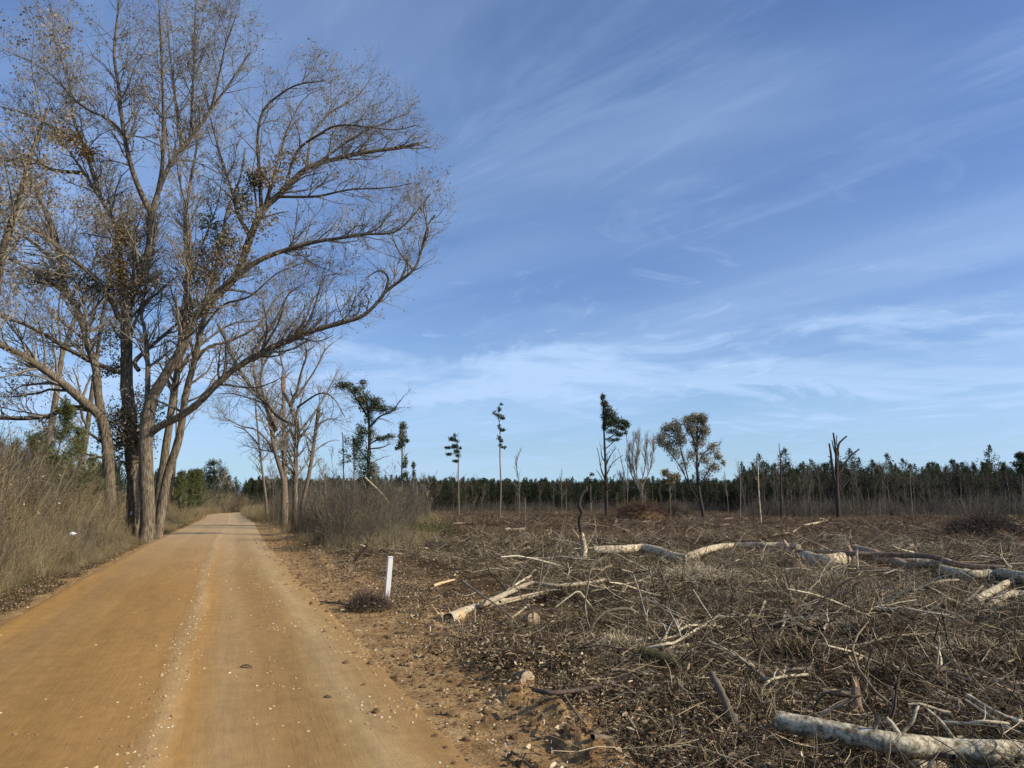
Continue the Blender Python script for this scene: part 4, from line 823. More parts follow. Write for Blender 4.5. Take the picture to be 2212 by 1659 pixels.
def build_wood():
    rng = np.random.RandomState(70)
    small = [pine_proto(rng, 6.6, .62 + .1 * k, 1.5 + .12 * k, n=340, size=.34) for k in range(4)]
    tall = [pine_proto(rng, 10.5, .42, 2.0, n=380, size=.36) for _ in range(3)] + [pine_proto(rng, 10.0, .65, 2.3, n=520, size=.36) for _ in range(2)]
    bare = [bare_proto(rng, 8.5) for _ in range(4)]
    # young even topped pines, the far left to middle stretch
    for px in np.arange(655, 1610, 8.5):
        Y = 158 + rng.rand() * 5; x = P(px + rng.normal() * 2, 1084, Y)[0]
        make_thing('pine_tree', small[rng.randint(4)], x, Y, 'dark far pine ' + behind(px), 'pines in the far even topped tree line', rng.uniform(.80, 1.0) + (.16 if rng.rand() < .12 else 0), rng.rand() * 6)
    for px in np.arange(1600, 2290, 17):
        Y = 128 + rng.rand() * 8; x = P(px + rng.normal() * 5, 1084, Y)[0]; hs = .93 + .08 * np.clip((px - 1700) / 500, -1, 1)
        make_thing('pine_tree', tall[rng.randint(5)], x, Y, 'round topped dark pine ' + behind(px), 'pines in the right hand wood', (rng.uniform(.62, .92) + (.22 if rng.rand() < .3 else 0)) * hs, rng.rand() * 6)
    for px in np.arange(1610, 2290, 11):
        Y = 118 + rng.rand() * 9; x = P(px + rng.normal() * 5, 1084, Y)[0]
        make_thing('bare_tree', bare[rng.randint(4)], x, Y, 'bare grey far tree ' + behind(px), 'bare trees in the right hand wood', rng.uniform(.6, .88), rng.rand() * 6)
    for px in np.arange(660, 1600, 24):
        px = px + rng.normal() * 6; Y = 140 + rng.rand() * 14; x = P(px, 1084, Y)[0]
        make_thing('bare_tree', bare[rng.randint(4)], x, Y, 'small bare tree before the far pines, ' + behind(px).replace('directly behind', 'in line with'), 'bare trees before the far pines', rng.uniform(.35, .72), rng.rand() * 6)
    t = Tree('pine_tree', 'dark pine rising above the wood at the right edge of the picture', 'tree', 110, (2205, 1090), 71, None, 'grey_bark')
    t.limb(4, 2, [(2208, 1095), (2208, 1040), (2206, 985)], 0, 'trunk', 6); t.limb(2, 1, [(2207, 1020), (2190, 1005)], .2, 'branch', 4)
    t.blob('needles', 'pine_needle', [(2204, 985, 10, 9, 300), (2206, 1000, 14, 8, 350), (2190, 1004, 8, 6, 150), (2214, 992, 10, 10, 250), (2210, 1015, 16, 8, 250)], .3)
    # rows behind that read as one mass
    def as_obj(pr, k):
        tr, cr, b, nn = pr; o = tr.build('p', M[b], link=False); c = cr.build('p', M[nn], link=False)
        me = o.data; ma = c.data; import bmesh
        bm = bmesh.new(); bm.from_mesh(me); n0 = len(bm.faces); bm.from_mesh(ma); bm.faces.ensure_lookup_table()
        for f in bm.faces[n0:]: f.material_index = 1
        bm.to_mesh(me); bm.free(); me.materials.append(M[nn]); return o
    pr = [as_obj(p, 0) for p in small]
    n = 2400; px = rng.uniform(540, 1900, n); Y = 163 + rng.rand(n) ** 1.3 * 70; X = (px - CX) / FPX * Y * 1.01
    scatter('distant_pine_wood', pr, X, Y, rng, (.85, 1.08))
    pr = [as_obj(p, 0) for p in tall[:5] + bare[:3] + small[:4]]
    n = 1700; px = rng.uniform(1590, 2450, n); Y = 132 + rng.rand(n) * 70; X = (px - CX) / FPX * Y * 1.01
    scatter('distant_mixed_wood', pr, X, Y, rng, (.55, .93))
    # left side, behind the brush and beyond the bend
    pr = [as_obj(pine_proto(rng, 9, .7, 2.2, n=420, size=.36), 0) for _ in range(3)] + [as_obj(bare_proto(rng, 9), 0)]
    n = 320; Y = rng.uniform(60, 190, n); u = -rng.uniform(9, 60, n); x, y = us_xy(u, Y); scatter('wood_left_of_road', pr, x, y, rng, (.55, .85))
    n = 420; s_ = rng.uniform(150, 205, n); u = rng.uniform(5, 40, n); x, y = us_xy(u, s_); x2, y2 = us_xy(-rng.uniform(3.5, 30, 160), rng.uniform(130, 215, 160))
    scatter('wood_beyond_bend', pr, np.r_[x, x2], np.r_[y, y2], rng, (.5, .8))
build_wood()
# ------------------------------------------------------------------ pine saplings, brush
def sapling(label, px, Y, h, seed, group=None):
    rng = np.random.RandomState(seed); x = P(px, 1084, Y)[0]; z = float(surf(np.array([x]), np.array([Y]))[0]); r = thing('pine_sapling', label, 'young pine', (x, Y, z), group)
    tr = MB(); p = catmull(np.array([[x, Y, z - .2], [x + rng.normal() * .1, Y, z + h * .5], [x + rng.normal() * .15, Y, z + h]]), 8)[None]; R = np.linspace(.03 + .01 * h, .012, 8)[None]; tr.tubes(p, R, 6); tr.build('trunk', M['grey_bark'], r)
    A, B = spawn(p, R, int(h * 11), .15, h * .28, 58, .35, .5, 5, .08, rng, rmin=.008, lenpow=.8); mb = MB(); mb.tubes(A, B, 3, tone=rng.rand(len(A))); mb.build('branches', M['oak_twig'], r)
    A = np.concatenate([A, p[:, 3:]]) if False else A
    n = int(h * 620); i = rng.choice(len(A), n); t = rng.rand(n) ** .6 * 3.99; k = t.astype(int); f = (t - k)[:, None]; pt = A[i, k] * (1 - f) + A[i, k + 1] * f
    top = p[0][-1] - np.c_[np.zeros(int(h * 40)), np.zeros(int(h * 40)), rng.rand(int(h * 40)) * h * .2]
    ml = MB(); ml.leaves(np.concatenate([pt, top + rng.normal(size=top.shape) * .06]), .20 if Y < 60 else .3, rng, aspect=.13, fold=.1); ml.build('needles', M['young_pine'], r)
    return r
for k, (px, Y, h, lab) in enumerate([(118, 30, 5.4, 'tallest green pine sapling, standing behind the left brush before the oaks'), (62, 34, 4.6, 'pine sapling at far left partly sunk in dry brush'),
        (165, 33, 4.7, 'pine sapling just right of the tallest left sapling'), (192, 47, 4.4, 'pine sapling behind the leftmost oak trunk'), (15, 38, 4.6, 'pine sapling at the very left edge behind the brush'),
        (212, 50, 4.2, 'low pine sapling half hidden behind the leftmost oak trunk'),(90, 42, 5.2, 'pine sapling behind the tallest left sapling')]):
    sapling(lab, px, Y, h, 200 + k)
for k, (px, Y, h, lab) in enumerate([(392, 78, 4.8, 'bright green pine sapling nearest the leaning oaks across the gap'), (410, 84, 5.2, 'green pine sapling, second from the oaks in the roadside row'), (416, 90, 5.4, 'green pine sapling in the middle of the roadside row'),
        (424, 98, 5.9, 'green pine sapling left of the rounded dark pine'), (380, 82, 3.8, 'low green pine sapling half hidden by the rightmost oak trunk'), (434, 112, 6.4, 'green pine sapling beside the road bend')]):
    sapling(lab, px, Y, h, 220 + k)
t = Tree('pine_tree', 'rounded dark pine standing over the road bend', 'tree', 165, (462, 1085), 230, None, 'grey_bark')
t.limb(4, 2, [(462, 1085), (463, 1040), (462, 1000)], 0, 'trunk', 6)
t.blob('needles', 'pine_needle', [(460, 1003, 14, 10, 420), (450, 1018, 14, 12, 420), (474, 1018, 14, 12, 420), (444, 1036, 14, 12, 350), (464, 1034, 18, 14, 500), (486, 1034, 12, 14, 300), (470, 1055, 26, 12, 380)], .33)
t.twigs(per_m=(1.5, 2), length=(3.0, 1.4), rmin=(.04, .03), t0=.4)
t = Tree('bare_tree', 'orange brown leafed bare tree hugging the rounded dark pine', 'tree', 160, (488, 1085), 231, None, 'grey_bark')
t.limb(2, 1, [(488, 1085), (486, 1040), (487, 1010)], 0, 'trunk', 5); t.twigs(per_m=(3, 2.5, 2), length=(3, 1.5, .8), rmin=(.03, .022, .018), t0=.2, leaf='oak_leaf', nleaf=1500, lsize=.3)

def build_brush():
    rng = np.random.RandomState(300)
    # left bank
    tallk = [stem_clump(rng, 24, 3.2, .38, .011, 4.6, lean=.11, mt='stem' if k % 3 else 'greystem', sidelen=.26) for k in range(7)]
    midk = [stem_clump(rng, 30, 1.5, .30, .007, 3.2, lean=.25) for _ in range(4)]
    lowk = [stem_clump(rng, 70, .55, .22, .004, .8, lean=.5, npt=4, mt='grass') for _ in range(4)]
    def left(n, u0, u1, s0, s1):
        s = rng.uniform(s0, s1, n); u = -rng.uniform(u0, u1, n); x, y = us_xy(u, s); return x, y, -u, s
    x, y, u, s = left(5600, 3.0, 15, 7, 110); m = u > 4.1 - .8 * sm(16, 26, s); x, y, u, s = x[m], y[m], u[m], s[m]; u0 = 4.1 - .8 * sm(16, 26, s); hs = np.clip(.32 + (u - u0) * .30, .32, 1.28) * (.75 + .45 * rng.rand(len(u))) * np.where(s > 44, .62, 1); scatter('tall_dry_brush', tallk, x, y, rng, sarr=hs)
    x, y, u, s = left(5000, 2.8, 8.5, 6, 125); m = u > 3.35 - .5 * sm(20, 28, s); x, y, u, s = x[m], y[m], u[m], s[m]; hs = np.clip(.3 + (u - 3.2) * .4, .3, 1.3) * (.7 + .6 * rng.rand(len(u))); scatter('mid_dry_brush', midk, x, y, rng, sarr=hs)
    x, y, u, s = left(5600, 2.7, 7.5, 5, 125); scatter('roadside_dry_grass', lowk, x, y, rng, sarr=np.clip(.18 + (u - 2.75) * .42, .16, 1.3) * (.6 + .7 * rng.rand(len(u))))
    lv = []
    for k in range(3):
        mb = MB(); c = rng.normal(size=(150, 3)) * [.6, .6, .8]; c[:, 2] = np.abs(c[:, 2] + .8); mb.leaves(c, .09, rng, aspect=.4); lv.append(mb.build('g', M[('green_leaf', 'litter', 'dull_leaf')[k]], link=False))
    x, y, u, s = left(900, 5.5, 14, 9, 80); m = fbm(x / 3, y / 3, 83, 3) > .5; scatter('brush_leaves', lv, x[m], y[m], rng, (.7, 1.5))
    s = rng.uniform(84, 150, 900); sd_ = np.where(rng.rand(900) < .5, -1, 1); u = sd_ * rng.uniform(2.9, 5.5, 900) ; x, y = us_xy(u, s); scatter('brush_by_far_road', midk, x, y, rng, (.5, 1.3))
    s = rng.uniform(122, 195, 700); u = -rng.uniform(3.0, 16, 700); x, y = us_xy(u, s); scatter('brush_beyond_bend', tallk, x, y, rng, (.6, 1.5))
    # right side thicket between the road and the clearing, from about 33 m on
    tk = [stem_clump(rng, 15, 4.3, .6, .015, 6.0, lean=.13, mt='greystem') for _ in range(4)] + [stem_clump(rng, 18, 3.2, .5, .012, 5, lean=.18, mt='stem') for _ in range(3)]
    def HI(s): return np.clip(3.0 + .25 * (s - 10), 4, 60) * sm(27, 31, s)
    def poly_ok(x, y):
        px = CX + FPX * x / y
        u_, s_ = road_us(x, y)
        lo = 4.7
        hi = HI(s_)
        return (u_ > lo) & (u_ < hi) & (s_ > 29 + 1.5 * np.sin(u_ * 2))
    n = 8000; s = 29 + 100 * rng.rand(n) ** 1.2; u = rng.uniform(4.2, 40, n); x, y = us_xy(u, s); m = poly_ok(x, y); x, y, u, s = x[m], y[m], u[m], s[m]
    hi = HI(s); e = np.clip((hi - u) / 2.5, .15, 1); hs = np.clip(.3 + (u - 4.2) * .4, .3, 1.0 + .4 * sm(50, 100, s)) * e * (.65 + .55 * rng.rand(len(u)))
    f_ = fbm(x / 3.2, y / 3.2, 82, 4); hs = hs * (.22 + .62 * sm(.3, .7, f_)); m = rng.rand(len(x)) < .30 + .6 * sm(.4, .6, f_); x, y, u, s, hs = x[m], y[m], u[m], s[m], hs[m]; scatter('thicket_right_of_road', tk, x, y, rng, sarr=hs)
    m = rng.rand(len(x)) < .8; scatter('thicket_undergrowth', [stem_clump(rng, 46, 1.1, .35, .007, 2.2, lean=.4, mt='stem') for _ in range(4)], x[m] + rng.normal(size=m.sum()) * .8, y[m] + rng.normal(size=m.sum()) * .8, rng, (.5, 1.1))
    lv = []
    for k in range(4):
        mb = MB(); c = rng.normal(size=(170, 3)) * [.55, .55, .7]; c[:, 2] = np.abs(c[:, 2] + .9); mb.leaves(c, .13, rng, aspect=.4); lv.append(mb.build('g', M['green_leaf' if k % 2 else 'ivy_leaf'], link=False))
    dn = fbm(x / 4, y / 4, 81, 3); m = (dn > .54) & (rng.rand(len(x)) < .35); scatter('thicket_vines', lv, x[m], y[m], rng, sarr=np.clip(hs[m] * 1.3, .3, 1.5))
    # green weeds at its foot
    gk = []
    for _ in range(3):
        mb = MB(); c = rng.normal(size=(260, 3)) * [.5, .5, .25]; c[:, 2] = np.abs(c[:, 2]) + .05; mb.leaves(c, .09, rng, aspect=.4); gk.append(mb.build('g', M['green_leaf'], link=False))
    n = 170; px = rng.uniform(700, 960, n); py = rng.uniform(1128, 1168, n); pts = np.array([G(a, b) for a, b in zip(px, py)]); u_, s_ = road_us(pts[:, 0], pts[:, 1]); m = u_ > 7
    scatter('green_weeds', gk, pts[m, 0], pts[m, 1], rng, (.6, 1.3))
    # low reddish scrub over the far clearing
    rk = [stem_clump(rng, 40, .8, .5, .012, 1.6, lean=.5, npt=4, mt=m_) for m_ in ('redstem', 'redstem', 'greystem', 'stem')]
    x, y = wedge(15000, 30, 165, -28, 42, rng, pw=.35); u, s = road_us(x, y); r = np.hypot(x, y); m = (u > 9) & ~poly_ok(x, y) & (y < 158)
    x, y, r = x[m], y[m], r[m]; dn = fbm(x / 9, y / 9, 60, 3); m = dn + .4 * sm(60, 130, r) > .50; x, y, r = x[m], y[m], r[m]
    scatter('low_scrub', rk, x, y, rng, sarr=(.35 + .5 * rng.rand(len(x))) * (.6 + 1.0 * sm(60, 140, r)))
    # grey saplings and stems along the foot of the far wood
    gk = [stem_clump(rng, 16, 4.2, 1.0, .03, 2.6, lean=.10, mt='greystem') for _ in range(4)]
    n = 1500; px = rng.uniform(500, 2450, n); Y = np.where(px < 1600, rng.uniform(132, 160, n), rng.uniform(98, 126, n)); X = (px - CX) / FPX * Y; u, s = road_us(X, Y); m = u > 5
    scatter('stems_before_wood', gk, X[m], Y[m], rng, sarr=np.where(px[m] < 1600, .25 + .5 * rng.rand(m.sum()) ** 2, .25 + .7 * rng.rand(m.sum()) ** 2))
    # low branches in the clearing's middle distance
build_brush()

for k, (px, Y, h) in enumerate([(582, 88, 5.5), (592, 70, 5.6), (660, 62, 5.4), (706, 58, 5.2), (722, 64, 6.2), (775, 66, 5.0), (815, 60, 4.6), (835, 70, 5.2), (905, 78, 4.4), (930, 84, 4.6), (690, 50, 4.2), (756, 48, 3.6), (860, 56, 3.4), (588, 100, 6.8)]):
    x, y = xy(px, Y); generic_tree('bare_sapling', ('short' if h < 4.7 else 'tall') + ' bare sapling in the ' + ('near' if Y < 65 else 'far') + ' thicket ' + behind(px), 'sapling', x, y, h, .045, 320 + k, 'bare saplings in the roadside thicket', 'grey_bark', 'dull_leaf' if k % 3 == 0 else None, 350, .10, .4, .35, (2.6, 3, 3), .25)
# ------------------------------------------------------------------ slash, litter and gravel
CLEAR = [[(1678, 1575), (1850, 1610), (2040, 1640), (2260, 1650)], [(1282, 1190), (1434, 1198), (1478, 1208), (1522, 1192), (1725, 1184)], [(1728, 1220), (1838, 1214)], [(1848, 1200), (1966, 1230)], [(1974, 1220), (2095, 1236)], [(2095, 1234), (2300, 1254)],
         [(2108, 1300), (2240, 1290)], [(968, 1338), (1065, 1304), (1190, 1278)], [(1384, 1414), (1486, 1444)], [(1152, 1490), (1280, 1486), (1414, 1449)], [(1537, 1455), (1617, 1585)], [(1287, 1382), (1378, 1324)], [(1848, 1560), (1850, 1565)], [(1153, 1352), (1154, 1353)], [(1140, 1480), (1141, 1481)], [(1258, 1222), (1262, 1222)], [(1964, 1310), (2047, 1316)], [(2115, 1318), (2205, 1318)], [(1905, 1404), (2080, 1424)], [(1960, 1658), (2200, 1652)]]
def build_debris():
    rng = np.random.RandomState(400)
    tw = [twig_patch(rng, 60, 1.3, .0065, .8, .20) for _ in range(6)]
    fine = [twig_patch(rng, 90, 1.0, .0034, .42, .10) for _ in range(5)]
    lf = [leaf_patch(rng, 420, .9, .040, .10) for _ in range(5)]
    cp = [leaf_patch(rng, 60, 1.1, .055, .09, 'chip', .28) for _ in range(4)]
    fr = [twig_patch(rng, 60, 2.6, .013, 1.2, .22, 'twig' if k % 2 else 'redstem') for k in range(6)]
    tg = []
    for k in range(6):
        mb = MB(); r_ = np.random.RandomState(420 + k); n = 16; c = r_.normal(size=(n, 3)) * [.55, .55, .06]; c[:, 2] = np.abs(c[:, 2]) + .03 + .16 * r_.rand(n); d = r_.normal(size=(n, 3)); d[:, 2] = r_.normal(size=n) * .18 + .08; d /= np.linalg.norm(d, axis=1, keepdims=True)
        l = .5 + 1.4 * r_.rand(n) ** 1.5; pts = [c]
        for q in range(6): d = d + r_.normal(size=(n, 3)) * [.24, .24, .12]; d[:, 2] -= .03; d /= np.linalg.norm(d, axis=1, keepdims=True); pts.append(pts[-1] + d * (l / 6)[:, None])
        Q = np.stack(pts, 1); Q[..., 2] = np.abs(Q[..., 2]); R_ = (.006 + .016 * r_.rand(n) ** 2)[:, None] * np.linspace(1, .45, 7)[None]; mb.tubes(Q, R_, 5, tone=.25 + .75 * r_.rand(n), lump=.25)
        q, r = spawn(Q, R_, 46, .25, .5, 42, .10, .6, 5, .2, r_, rmin=.003); mb.tubes(q, r, 3, tone=r_.rand(len(q))); q, r = spawn(q, r, 70, .25, .22, 42, .08, .6, 3, .2, r_, rmin=.002); mb.tubes(q, r, 3, tone=r_.rand(len(q)))
        tg.append(mb.build('tangle', M['branch' if k % 2 else 'twig'], link=False))
    seg = []
    for pl in CLEAR:
        w_ = np.array([G(a, b)[:2] for a, b in pl]); seg += [(w_[i], w_[i + 1]) for i in range(len(w_) - 1)]
    def clear(x, y):
        ok = np.ones(len(x), bool)
        for a, b in seg:
            for back in (0, .55, 1.1):
                k = back * max(1, a[1] / 14); A = a - a / np.linalg.norm(a) * k; B_ = b - b / np.linalg.norm(b) * k; d = B_ - A; t = np.clip(((x - A[0]) * d[0] + (y - A[1]) * d[1]) / (d @ d), 0, 1)
                ok &= np.hypot(x - A[0] - t * d[0], y - A[1] - t * d[1]) > .42 * (1 + a[1] / 22)
        return ok
    def keep(x, y, lo):
        u, s = road_us(x, y); e = lo + .5 * (fbm(x / 1.2, y / 1.2, 61) - .5) * 2 + 3.2 * sm(10, 15, s) * (1 - sm(26, 30, s)) * (u < 9)
        return u > e
    x, y = wedge(3200, 4.2, 42, -24, 44, rng, pw=.55); m = keep(x, y, 5.2); x, y = x[m], y[m]; dn = fbm(x / 3.0, y / 3.0, 62, 3); m = dn > .40 - .1 * rng.rand(len(dn)); x, y = x[m], y[m]
    m = clear(x, y); x, y = x[m], y[m]; scatter('slash_twigs', tw, x, y, rng, (.7, 1.25), tilt=.10, dz=.0)
    x, y = wedge(2000, 5.0, 45, -18, 44, rng, pw=.55); m = keep(x, y, 5.2) & clear(x, y) & (fbm(x / 2.4, y / 2.4, 85, 3) > .50); scatter('branch_tangles', tg, x[m], y[m], rng, (.5, 1.0), tilt=.06)
    x, y = wedge(3400, 4.0, 30, -24, 44, rng, pw=.45); m = keep(x, y, 4.4); scatter('fine_slash', fine, x[m], y[m], rng, (.7, 1.3), tilt=.12)
    x, y = wedge(3400, 4.0, 34, -24, 44, rng, pw=.5); u, s = road_us(x, y); m = keep(x, y, 4.3) & ((u < 7) | (fbm(x / 1.5, y / 1.5, 87, 3) > .52)); scatter('leaf_litter', lf, x[m], y[m], rng, (.8, 1.3), tilt=.05)
    x, y = wedge(2200, 4.0, 70, -24, 44, rng, pw=.55); m = keep(x, y, 3.7); x2, y2 = us_xy(4.0 + np.abs(rng.normal(size=1300)) * 1.1, 3.6 + 26 * rng.rand(1300) ** 1.2); scatter('bank_chips', cp, x2, y2, rng, (.4, .9)); scatter('wood_chips', cp, x[m], y[m], rng, (.7, 1.6), tilt=.05)
    x, y = wedge(4200, 32, 130, -20, 42, rng, pw=.6); u, s = road_us(x, y); m = (u > 12 + 10 * sm(50, 90, s)) & (fbm(x / 6, y / 9, 84, 3) > .47); scatter('far_slash', fr, x[m], y[m], rng, (.6, 1.1), tilt=.05)
    # leaves along both verges
    s = rng.uniform(5, 75, 1500); u = -(2.95 + np.abs(rng.normal(size=1500)) * .75); x, y = us_xy(u, s); scatter('verge_leaves', lf, x, y, rng, (.4, .9))
    s = rng.uniform(4, 80, 900); u = 4.4 + np.abs(rng.normal(size=900)) * 1.2; x, y = us_xy(u, s); scatter('right_verge_leaves', lf, x, y, rng, (.4, .8))
    # gravel
    st = [stone(rng) for _ in range(8)]
    parts = []
    def band(n, u0, sd, s0, s1, pw=1.0):
        s = s0 + (s1 - s0) * rng.rand(n) ** pw; u = u0 + rng.normal(size=n) * sd; return np.stack([u, s], -1)
    B = np.concatenate([band(3600, .50, .16, 4, 50, 1.4), band(2000, .95, .5, 4, 14, 1.2), band(2500, 1.75, .10, 12, 60, 1.0), band(1500, 1.2, .10, 16, 60, 1.0), band(500, .45, .5, 4, 22, 1.4), band(9000, 2.8, .45, 4, 45, 1.5), band(11000, 4.0, .55, 3.5, 30, 1.4), band(1500, 2.2, .7, 4, 30, 1.5), band(500, 0, 2.2, 4, 20, 1.2), band(700, -2.5, .3, 8, 45, 1.3)])
    f = fbm(B[:, 1] / 1.1, B[:, 0] * 1.8, 63, 4); B = B[f > .47]; x, y = us_xy(B[:, 0], B[:, 1])
    scatter('gravel', st, x, y, rng, tilt=.4, sarr=.004 + .022 * rng.rand(len(x)) ** 4, dz=-.003)
    x, y = wedge(16000, 3.8, 22, -20, 32, rng, pw=.55); u, s = road_us(x, y); m = (u > 3.3) & (u < 5.3 + .7 * rng.normal(size=len(u))) & (fbm(x / .8, y / .8, 95, 3) > .42); scatter('bank_gravel', st, x[m], y[m], rng, tilt=.4, sarr=.008 + .03 * rng.rand(m.sum()) ** 3)
    cl = [stone(rng, 'clod', .6) for _ in range(6)]
    n = 7500; s = 3.5 + 40 * rng.rand(n) ** 1.4; u = 4.1 + rng.normal(size=n) * .85; u = np.where(u < 2.7, 2.3 + 1.6 * rng.rand(n), u); x, y = us_xy(u, s); scatter('dirt_clods', cl, x, y, rng, tilt=.5, sarr=.010 + .055 * rng.rand(n) ** 3.5)
build_debris()

# ------------------------------------------------------------------ felled logs, snags and branches, each on its own
m_by = {'p': 'pale_log', 's': 'spotted_log', 'b': 'brown_log', 'd': 'dark_branch', 'g': 'branch', 'm': 'mossy', 'w': 'split_wood', 'k': 'pink_wood', 'e': 'dark_bark'}
def polyline(pts, lift, mode, slope=0.0):
    """ground mode lays every point on the terrain; upright mode rises from the first point's spot"""
    if mode == 'g':
        if np.ndim(lift) == 0: lift = [lift] * len(pts)
        return np.array([G(a, b, l) for (a, b), l in zip(pts, lift)])
    Y = G(pts[0][0], pts[0][1], 0)[1]; out = []
    for k, (a, b) in enumerate(pts): out.append(P(a, b, Y + slope * k))
    return np.array(out)
LOGN = [500]
def log(name, label, cat, m_, rpx, pts, lift=None, mode='g', slope=0.0, cut=(True, True), stubs=(), lump=.14, sides=12, group=None, grow=0):
    LOGN[0] += 1; rng = np.random.RandomState(LOGN[0]); k_ = .72 if cat == 'branch' else 1.0; r0px, r1px = rpx[0] * k_, rpx[1] * k_
    a = G(pts[0][0], pts[0][1]); b = G(pts[-1][0], pts[-1][1]) if mode == 'g' else a
    R0 = r0px * mpp(a[1]); R1 = r1px * mpp(b[1])
    if lift is None: lift = list(np.linspace(R0, R1, len(pts)) * .8)
    W = polyline(pts, lift, mode, slope); n = max(12, len(pts) * 6) if R0 < .06 else max(30, len(pts) * 12); Q = catmull(W, n); t = np.linspace(0, 1, n); R = R0 * (1 - t) + R1 * t
    R = R * (1 + .22 * (fbm(t * np.linalg.norm(W[-1] - W[0]) * 2.2 + LOGN[0], t * 0, 91, 3) - .5)); lump = lump * (.4 if R0 > .06 else 1)
    root = thing(name, label, cat, (Q[0][0], Q[0][1], Q[0][2]), group)
    small = R0 < .05
    mb = MB(); mb.tubes(Q, R, 6 if small else sides, lump=lump, rng=rng); mb.build('branch' if small and cat != 'log' else 'trunk' if not small else 'wood', M[m_by[m_]], root)
    if not small:
        for end, on in ((0, cut[0]), (-1, cut[1])):
            if not on: continue
            c = Q[end]; d = (Q[0] - Q[1]) if end == 0 else (Q[-1] - Q[-2]); d /= np.linalg.norm(d); ref = np.array([0, 0, 1.]) if abs(d[2]) < .8 else np.array([1., 0, 0]); e = np.cross(d, ref); e /= np.linalg.norm(e); f = np.cross(d, e)
            k = 14; an = np.arange(k) * 2 * np.pi / k; rr = R[end] * .97 * (1 + .06 * rng.rand(k))
            V = np.vstack([c + d * .012, c + d * .004 + rr[:, None] * (np.cos(an)[:, None] * e + np.sin(an)[:, None] * f)])
            F = np.array([[0, 1 + i, 1 + (i + 1) % k] for i in range(k)]); mb = MB(); mb.add(V, F); mb.build('cut_end', M['cut_wood'], root, smooth=False)
    for (rp, pp, sl) in stubs:
        Y0 = np.interp(0, [0], [0]); pm = np.array(pp[0]); pr = catmull(np.array(pts, float), n); kk = np.argmin(((pr - pm) ** 2).sum(1)); Y0 = Q[kk][1]
        w_ = np.array([P(x_, y_, Y0 + sl * i) for i, (x_, y_) in enumerate(pp)]); q = catmull(w_, 8); mb = MB(); mb.tubes(q, np.linspace(rp, rp * .55, 8) * mpp(Y0), 6, lump=.2, rng=rng); mb.build('branch_stub', M[m_by[m_]], root)
    if grow:
        q, r = spawn(Q[None], R[None], grow, .25, np.linalg.norm(Q[-1] - Q[0]) * .3, 40, .05, .55, 5, .15, rng, rmin=.003); mb = MB(); mb.tubes(q, r, 4, tone=rng.rand(len(q)))
        q, r = spawn(q, r, grow * 2, .25, np.linalg.norm(Q[-1] - Q[0]) * .12, 40, .05, .6, 4, .15, rng, rmin=.002); mb.tubes(q, r, 3, tone=rng.rand(len(q))); mb.build('side_twigs', M[m_by[m_]], root)['kind'] = 'stuff'
    return root
def splinters(root, px, py, Y, n, h, w, m_, rng, lean=(0, 0)):
    mb = MB(); b = P(px, py, Y)
    for i in range(n):
        p = b + np.array([rng.normal() * w, rng.normal() * w, -.05]); d = np.array([lean[0] + rng.normal() * .25, rng.normal() * .2, 1.]); l = h * (.4 + .7 * rng.rand())
        mb.tubes(np.array([p, p + d * l * .6, p + d * l]), np.array([.22, .14, .02]) * w * 1.4, 4, tone=rng.rand())
    return mb.build('splinters', M[m_], root, smooth=False)
MARKS = [('the white post', 835, 1300), ('the crooked broken snag', 1260, 1218), ('the left end of the mottled log', 1690, 1560), ('the right end of the mottled log', 2150, 1615), ('the long bleached log', 1480, 1205), ('the white debarked log', 1780, 1215),
         ('the hollow butted log', 990, 1335), ('the hoop shaped branch', 1300, 1350), ('the mossy log', 1430, 1425), ('the long dark curved branch', 1300, 1485), ('the dark crooked branch', 1160, 1400), ('the dark pole', 2060, 1215), ('the pile at the right edge', 2170, 1280),
         ('the yellow slab', 1990, 1412), ('the two white branches by the dark knot', 1720, 1340), ('the far right brush pile', 2120, 1160), ('the rusty mound', 1390, 1130), ('the white pole snag', 1640, 1125), ('the finger like dead tree', 1810, 1120), ('the tallest thin pine', 1081, 1120), ('the roadside thicket', 900, 1190), ('the reddish bark slab', 1717, 1310), ('the splintered stump', 1850, 1540), ('the charred log', 1240, 1202), ('the pale curved log in the distance', 1670, 1168), ('the lone grey snag at right', 1970, 1130)]
MXY = None
def near(x, y):
    global MXY
    if MXY is None: MXY = np.array([G(a, b)[:2] for _, a, b in MARKS])
    d = np.hypot(MXY[:, 0] - x, MXY[:, 1] - y) / np.maximum(MXY[:, 1], 5); k = int(np.argmin(d)); nm = MARKS[k][0]; dx, dy = x - MXY[k, 0], y - MXY[k, 1]
    side = ('right of ' if dx > 0 else 'left of ') if abs(dx) > abs(dy) * .6 else ('behind ' if dy > 0 else 'in front of ')
    return side + nm
